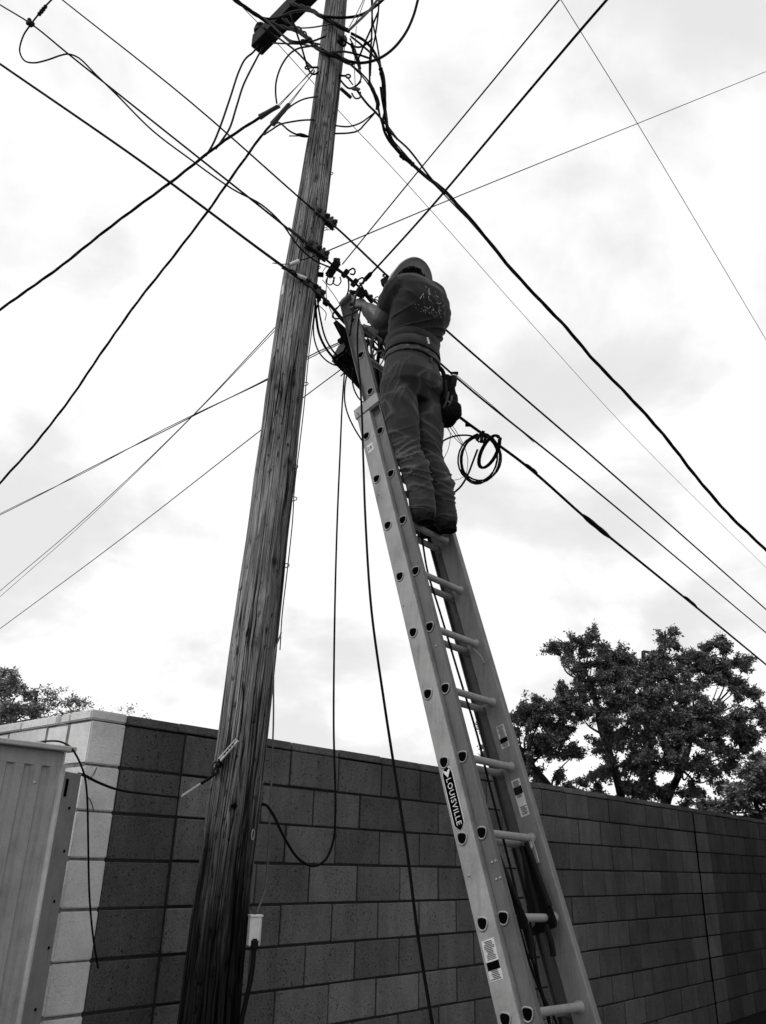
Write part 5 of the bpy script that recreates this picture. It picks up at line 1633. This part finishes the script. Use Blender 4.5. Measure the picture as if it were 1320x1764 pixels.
def jeans_fold(p, n_):
    l_ = (p - PO).dot(PL); f_ = (p - PO).dot(PF); z = p.z
    side = 1 if (p - kneeL).length < (p - kneeR).length else -1
    kz = kneeL.z if side > 0 else kneeR.z
    knee = math.exp(-((z - kz + .06) / .16) ** 2)
    shin = math.exp(-((z - 3.42) / .12) ** 2)
    seat = math.exp(-((z - pelv.z + .12) / .13) ** 2)
    thigh = math.exp(-((z - kz - .22) / .14) ** 2)
    a = ridg(Vector((l_ * 4 + side * 3.3, f_ * 4, z * 17 + l_ * 13 * side)))
    b = ridg(Vector((l_ * 5 + 7.1, f_ * 6 + side, z * 26 - f_ * 10)))
    c = ridg(Vector((l_ * 9 + 2.2, f_ * 8, z * 9 + f_ * 22)))
    e_ = ridg(Vector((l_ * 3.0 + 1.2, f_ * 5 + side * 5, z * 11 - l_ * 9)))
    a, b, c, e_ = a ** 4, b ** 4, c ** 4, e_ ** 4
    amp = .0135 * knee * a + .0125 * shin * b + .007 * seat * c + .010 * thigh * e_
    base = -.005 * (knee + shin) - .003 * seat - .003 * thigh + .003 * noise.noise(p * 11)
    w_ = (knee * a + shin * b + seat * c * .7 + thigh * e_) * .9
    # pale worn side seam, seat seam and hems
    lo = ankL.z - .075 + .004 * noise.noise(p * 25)
    if abs(z - lo - .022) < .0035: w_ = max(w_, .55)
    return base + amp, w_


M['denim'] = mat_fabric('denim', .028, 1100, .22)
jeans = link_mesh('jeans', remeshed(jm, .0065, 3, jeans_fold, 'jeans'), M['denim'], worker)
jbv = BVHTree.FromPolygons([tuple(v.co + OFF[worker.name]) for v in jeans.data.vertices], [tuple(p.vertices) for p in jeans.data.polygons])
M['thread'] = simple('seam_thread', .055, .9, var=.2, sc=200)


def on_surface(bv, x, y, off=.002):
    hit = bv.ray_cast(CAM, rayv(x, y).normalized())
    if hit[0] is None: return None
    n_ = hit[1]
    if n_.dot(rayv(x, y)) > 0: n_ = -n_
    return hit[0] + n_ * off


def seam(bv, pts, r_, m, name, parent, off=.0006, sub=8):
    # follow the cloth between the given sight lines
    ps = []
    for i in range(len(pts) - 1):
        for j in range(sub):
            t_ = j / sub
            q = on_surface(bv, pts[i][0] * (1 - t_) + pts[i + 1][0] * t_, pts[i][1] * (1 - t_) + pts[i + 1][1] * t_, off)
            if q is not None and (not ps or (q - ps[-1]).length < .08): ps.append(q)
    if len(ps) > 2: MB().tube(ps, r_, 5).build(name, m, parent)


seam(jbv, [(663, 640), (660, 670), (664, 705), (676, 760), (690, 800), (702, 840), (706, 875)], .0016, M['thread'], 'side_seam', jeans)
seam(jbv, [(733, 640), (737, 655), (750, 672), (759, 684), (761, 694)], .002, M['thread'], 'seat_seam', jeans)
seam(jbv, [(676, 626), (677, 645), (679, 661), (697, 664), (716, 668)], .0015, M['thread'], 'pocket_seam', jeans)
seam(jbv, [(704, 877), (716, 874), (730, 876), (744, 882)], .0022, M['thread'], 'hem_seam', jeans)
seam(jbv, [(747, 892), (758, 890), (770, 894), (777, 898)], .0022, M['thread'], 'hem_seam', jeans)
# waistband and loops
wb = MB()
n_w = 40
for dz_, hw, hd in ((-.018, .172, .139), (.012, .170, .138), (.016, .163, .131), (-.022, .163, .131)):
    pass
def band(mb, c0, c1, hw0, hd0, hw1, hd1, t_, n=48, pw=2.3, wav=.0, ax=(PL, PF)):
    def ringp(c, hw, hd):
        out = []
        for k in range(n):
            a = 2 * math.pi * k / n
            ct, st = math.cos(a), math.sin(a)
            x = math.copysign(abs(ct) ** (2 / pw), ct); y = math.copysign(abs(st) ** (2 / pw), st)
            out.append(c + ax[0] * (x * hw) + ax[1] * (y * hd) + UP * (wav * math.sin(3 * a + c.z * 40)))
        return out
    mb.rings([ringp(c0, hw0, hd0), ringp(c1, hw1, hd1), ringp(c1, hw1 - t_, hd1 - t_), ringp(c0, hw0 - t_, hd0 - t_), ringp(c0, hw0, hd0)], cap=False)
    return mb


wz = waist - UP * .012
band(wb, wz - UP * .022, wz + UP * .016, .171, .139, .163, .131, .012, wav=.003)
M['hem'] = mat_fabric('waistband_cloth', .038, 900, .25)
link_mesh('waistband', remeshed(wb, .005, 2, lambda p, n_: (.003 * ridg(Vector((p.x * 20, p.y * 20, p.z * 45))), .5 * ridg(Vector((p.x * 20, p.y * 20, p.z * 45))) ** 2), 'waistband'), M['hem'], worker)

# ---- T-shirt
tm_ = MB()
loft(tm_, [(waist + UP * .01, .148, .116), (waist + UP * .07, .152, .122), (belly + UP * .02 - PF * .006, .168, .138), (chest - UP * .05 - PF * .016, .186, .150), (chest - PF * .022, .194, .152), (uchest - UP * .05 - PF * .02, .196, .146), (uchest - PF * .012, .196, .13), (uchest + UP * .045, .166, .106), (neckb - UP * .008, .095, .078), (neckb + UP * .018, .064, .062)], 30, 2.25)
for (s_, e_, sg) in ((shL, elbL, 1), (shR, elbR, -1)):
    limb(tm_, [s_ + (PL * sg) * -.05 + UP * .0, s_, s_.lerp(e_, .28), s_.lerp(e_, .52)], [.085, .088, .083, .081])


def shirt_fold(p, n_):
    l_ = (p - PO).dot(PL); f_ = (p - PO).dot(PF); z = p.z
    low = math.exp(-((z - belly.z - .03) / .075) ** 2)
    mid = math.exp(-((z - chest.z + .02) / .10) ** 2)
    arm = max(0, min(1, (l_ - .11) / .06)) if z > chest.z else 0
    a = ridg(Vector((l_ * 3.5, f_ * 4, z * 20 + l_ * 9))) ** 3
    b = ridg(Vector((l_ * 5 + 4, f_ * 3, z * 9 - l_ * 12))) ** 3
    c = ridg(Vector((l_ * 14, f_ * 10, z * 8 + 3))) ** 3
    d_ = .011 * low * a + .006 * mid * b + .004 * arm * c - .004 * low + .002 * noise.noise(p * 9)
    return d_, (.35 * low * a + .2 * mid * b)


M['tee'] = mat_fabric('tshirt_cotton', .018, 1300, .2)
tee = link_mesh('tshirt', remeshed(tm_, .0065, 4, shirt_fold, 'tshirt'), M['tee'], worker)
tbv = BVHTree.FromPolygons([tuple(v.co + OFF[worker.name]) for v in tee.data.vertices], [tuple(p.vertices) for p in tee.data.polygons])
M['print'] = simple('faded_print', .34, .8, var=.4, sc=160)
# cracked pale print on the back
PR_ = [[(565, 660), (590, 612), (615, 575), (622, 640)], [(622, 690), (623, 700)], [(622, 728), (623, 740)], [(625, 775), (660, 795), (695, 812)], [(697, 808), (725, 768)], [(700, 500), (700, 565), (715, 602)], [(690, 620), (700, 668), (735, 702)],
       [(650, 455), (656, 488)], [(790, 548), (796, 568)], [(805, 600), (822, 632), (842, 622)], [(790, 655), (795, 660)], [(820, 715), (850, 735), (885, 722)], [(850, 785), (848, 850), (868, 905)], [(838, 850), (850, 870)], [(758, 798), (772, 832), (740, 830)], [(788, 850), (826, 882)],
       [(908, 778), (926, 752)], [(640, 828), (656, 846)], [(590, 798), (594, 806)], [(488, 738), (496, 744)], [(540, 740), (548, 756)], [(495, 788), (510, 798)], [(612, 830), (620, 850)], [(700, 870), (716, 885)], [(760, 720), (764, 728)], [(805, 722), (810, 728)], [(845, 690), (850, 696)],
       [(735, 850), (745, 870)], [(870, 930), (885, 945)], [(818, 900), (826, 920)], [(925, 860), (930, 900)], [(640, 870), (650, 880)], [(575, 845), (582, 852)], [(690, 590), (705, 600)], [(870, 830), (880, 850)]]
prb = MB()
for stroke in PR_:
    w_ = .0034 if len(stroke) > 2 else .0028
    ps = []
    for i in range(len(stroke) - 1):
        for j in range(5):
            t_ = j / 4
            q = on_surface(tbv, 660 + (stroke[i][0] * (1 - t_) + stroke[i + 1][0] * t_) / 8.82, 440 + (stroke[i][1] * (1 - t_) + stroke[i + 1][1] * t_) / 8.82, -.0012)
            if q is not None: ps.append(q)
    if len(ps) > 1:
        prb.tube(ps, [w_ * random.uniform(.55, 1.1) for _ in ps], 5)
prb.build('back_print', M['print'], tee)

# ---- wide back-support belt, tool belt and its kit
bb = MB()
band(bb, waist + UP * .012, waist + UP * .075, .170, .139, .162, .134, .016)
M['belt'] = mat_fabric('belt_webbing', .010, 700, .3)
sup = link_mesh('support_belt', bb.mesh('support_belt', True), M['belt'], worker)
b2 = MB()
band(b2, waist + UP * .068, waist + UP * .118, .160, .132, .166, .140, .014)
link_mesh('upper_strap', b2.mesh('upper_strap', True), M['belt'], sup)
for (x0, y0, x1, y1, w_) in ((736, 583, 739, 593, .008), (748, 602, 756, 611, .004)):
    pass
sbv = BVHTree.FromPolygons([tuple(v.co + OFF[worker.name]) for o_ in (sup, sup.children[0]) for v in o_.data.vertices][:], [tuple(p.vertices) for p in sup.data.polygons] + [tuple(i + len(sup.data.vertices) for i in p.vertices) for p in sup.children[0].data.polygons])


def patch(bv, quad, m, name, parent, off=.003):
    ps = [on_surface(bv, x, y, off) for x, y in quad]
    if any(p is None for p in ps): return
    n_ = (ps[1] - ps[0]).cross(ps[2] - ps[0]).normalized()
    if n_.dot(CAM - ps[0]) < 0: n_ = -n_
    MB().prism(ps, -n_ * .002).build(name, m, parent)


patch(sbv, [(734.5, 581), (737.5, 581), (740.5, 592), (737.5, 593)], M['letter'], 'white_tag', sup)
patch(sbv, [(747, 602), (749, 601), (759, 612), (757, 613)], M['letter'], 'white_strap_end', sup, .006)
tb = MB()
band(tb, pelv + UP * .005 + PR * .01, pelv + UP * .05 + PR * .01, .196, .162, .190, .156, .008)
# tool belt hangs only round the right hip
kit = thing('tool_pouch', pY(775, 700, 3.98), 'black tool pouch with flashlight hanging at the worker\'s right hip', 'tool pouch')
pm = MB()
pq = pY(772, 692, 3.93)
kv = rayv(772, 692); kv.z = 0; kv.normalize(); kx = kv.cross(UP).normalized()
loft(pm, [(pq + UP * .16 - kx * .012, .03, .035, (kx, kv)), (pq + UP * .10 - kx * .006, .042, .05, (kx, kv)), (pq + UP * .02, .052, .055, (kx, kv)), (pq - UP * .06 + kx * .004, .058, .06, (kx, kv)), (pq - UP * .12 - kx * .004, .05, .055, (kx, kv)), (pq - UP * .15 - kx * .01, .03, .04, (kx, kv))], 20, 2.6)
M['leather'] = simple('black_leather', .005, .8, var=.4, sc=40, bump=.5, bsc=90, spec=.06)
link_mesh('pouch', remeshed(pm, .006, 2, lambda p, n_: (.006 * ridg(p * 14) ** 2, 0), 'pouch'), M['leather'], kit)
rb_ = MB()
rq = pY(780, 708, 3.90)
rb_.ball(rq, (.052, .05, .066), (kx, kv, UP), 16, 12)
rb_.ball(rq - UP * .02 - kx * .02, (.05, .05, .05), (kx, kv, UP), 14, 10)
link_mesh('ditty_bag', remeshed(rb_, .006, 2, lambda p, n_: (.004 * ridg(p * 17) ** 2, 0), 'ditty_bag'), M['leather'], kit)
fq0, fq1 = pY(782, 649, 3.90), pY(776, 690, 3.90)
fd_ = (fq1 - fq0)
MB().tube([fq0, fq0 + fd_ * .03, fq0 + fd_ * .34, fq0 + fd_ * .4, fq1], [.019, .0225, .0215, .0175, .017], 14).build('flashlight', M['black'], kit, smooth=True, angle=40)
MB().tube([fq0 - fd_ * .035, fq0 + fd_ * .01], .020, 14).build('flashlight_lens', M['letter'], kit)
for (a, b, r_, m_) in (((772, 676), (764, 704), .007, 'iron'), ((779, 682), (770, 705), .006, 'iron'), ((771, 690), (776, 700), .005, 'wiregrey'), ((767, 656), (766, 690), .010, 'black')):
    MB().tube(smooth_path([pY(*a, 3.865), pY((a[0] + b[0]) / 2 + 2, (a[1] + b[1]) / 2, 3.855), pY(*b, 3.865)], 5), r_, 8).build('tool_handle', M[m_], kit, smooth=True)
st1 = [pY(758, 634, 3.93), pY(763, 640, 3.915), pY(766, 655, 3.91), pY(768, 676, 3.92)]
MB().tube(smooth_path(st1, 5), .013, 8).build('hanger_strap', M['leather'], kit, smooth=True)
# leather belt piece at the right hip under the support belt
jb2 = MB()
for (x, y) in ((743, 622), (752, 629), (760, 640)):
    pass
patch(jbv, [(739, 616), (763, 618), (764, 634), (757, 640), (748, 630)], M['leather'], 'belt_panel', worker, .008)
patch(jbv, [(739, 617), (743, 618), (743, 625), (740, 624)], M['hem'], 'belt_loop', worker, .011)

# ---- boots
M['boot'] = simple('boot_leather', .010, .7, var=.35, sc=40, bump=.5, bsc=90)
M['sole'] = simple('boot_sole', .005, .85, var=.3, sc=60, bump=.5, spec=.1)
for (an, sg) in ((ankL, 1), (ankR, -1)):
    bt = MB()
    base_z = 3.192
    c0 = Vector((an.x, an.y, 0)) - PF * .01
    loft(bt, [(c0 + UP * (base_z + .125), .042, .046), (c0 + UP * (base_z + .09), .048, .055), (c0 + UP * (base_z + .05) + PF * .02, .048, .085), (c0 + UP * (base_z + .02) + PF * .035, .047, .105), (c0 + UP * (base_z + .004) + PF * .035, .046, .105)], 20, 2.4)
    axs = (PL, UP)
    loft(bt, [(c0 - PF * .050 + UP * (base_z + .04), .028, .036, axs), (c0 + UP * (base_z + .045), .044, .045, axs), (c0 + PF * .10 + UP * (base_z + .04), .048, .04, axs), (c0 + PF * .17 + UP * (base_z + .034), .042, .032, axs), (c0 + PF * .20 + UP * (base_z + .03), .025, .022, axs)], 18, 2.4)
    bo = link_mesh('boot', remeshed(bt, .006, 2, lambda p, n_: (.002 * noise.noise(p * 30), 0), 'boot'), M['boot'], worker)
    so_ = MB()
    outl = []
    for k in range(28):
        a = 2 * math.pi * k / 28
        x, y = math.cos(a), math.sin(a)
        outl.append(c0 + PF * (.055 + .135 * x) + PL * (.044 * y * (1 + .12 * x)) + UP * (base_z - .016))
    so_.prism(outl, UP * .024)
    so_.build('sole', M['sole'], bo)
    hl_ = [c0 + PF * (-.03 + .045 * math.cos(2 * math.pi * k / 16)) + PL * (.040 * math.sin(2 * math.pi * k / 16)) + UP * (base_z - .034) for k in range(16)]
    MB().prism(hl_, UP * .02).build('heel', M['sole'], bo)

# ---- full-brim hard hat, seen from below
hh = MB()
nb = 56
prof_h = [(.150, -.006, 0), (.152, 0.0, 0), (.150, .004, 0), (.112, .012, 1), (.108, .03, 1), (.102, .065, 1), (.085, .10, 1), (.055, .125, 1), (.015, .135, 1)]
def hring(r_, h_):
    return [hatc + hlf * (r_ * 1.12 * math.cos(2 * math.pi * k / nb)) + hfw * (r_ * 1.2 * math.sin(2 * math.pi * k / nb)) + hup * (h_ - .010 * math.cos(4 * math.pi * k / nb) * (r_ > .11)) for k in range(nb)]
outer = [hring(r_, h_) for r_, h_, _ in prof_h]
inner = [hring(r_, h_) for r_, h_ in ((.012, .129), (.052, .119), (.081, .095), (.097, .062), (.103, .03), (.106, .008), (.146, -.002))]
hh.rings(outer + inner + [outer[0]], cap=False)
M['hat'] = simple('hard_hat_shell', .42, .35, var=.08, sc=30, bump=.05)
hat = hh.build('hard_hat', M['hat'], worker, smooth=True, angle=50)
sw = MB()
nsw = 40
def swr(r0, h0, k0): return None
band_pts = [hring(.098, .0), hring(.100, .028), hring(.094, .028), hring(.092, .0), hring(.098, .0)]
sw.rings(band_pts, cap=False)
sw.build('sweat_band', M['belt'], hat, smooth=False)
for k in range(0, nb, 14):
    p0 = hring(.099, .02)[k + 4]; p1 = hring(.05, .10)[k + 4]
    MB().tube([p0, p0.lerp(p1, .5) + hup * .01, p1], .007, 6).build('suspension_strap', M['belt'], hat)
for k in (36, 40, 44, 48, 52):
    a = hring(.103, .004)[k]; b = hring(.106, -.004)[(k + 2) % nb]
    MB().tube([a, a.lerp(b, .5) - hup * .006, b], .0045, 6).build('lining_fold', M['hem'], hat)

# ---- connector block under the worker's left hand
kb = thing('drop_connector', haL, 'dark cable clamp being worked on by the left hand at ladder top', 'cable clamp')
kc = pd(621, 505, 4.9)
v = rayv(621, 505).normalized(); sx = v.cross(UP).normalized(); sy = sx.cross(v).normalized()
MB().box(kc, ((sx * .9 - sy * .4).normalized(), (sy * .9 + sx * .4).normalized(), v), (.032, .026, .022), .008).build('body', M['darkiron'], kb)
for (a, b, r_) in (((606, 503), (618, 504), .012), ((622, 490), (627, 500), .006), ((627, 503), (642, 521), .013), ((636, 512), (640, 510), .012), ((630, 500), (633, 506), .008), ((604, 501), (608, 506), .010)):
    MB().tube([pd(*a, 4.92), pd(*b, 4.95)], r_, 8).build('jaw', M['darkiron'], kb)
MB().tube(smooth_path(PD((645, 522, 4.95), (646, 514, 4.95), (650, 511, 4.95), (654, 513, 4.95)), 5), .0035, 6).build('bail', M['darkiron'], kb, smooth=True)
MB().tube(smooth_path(PD((640, 523, 4.95), (646, 516, 4.96), (652, 518, 4.97)), 5), .004, 6).build('bail', M['iron'], kb, smooth=True)
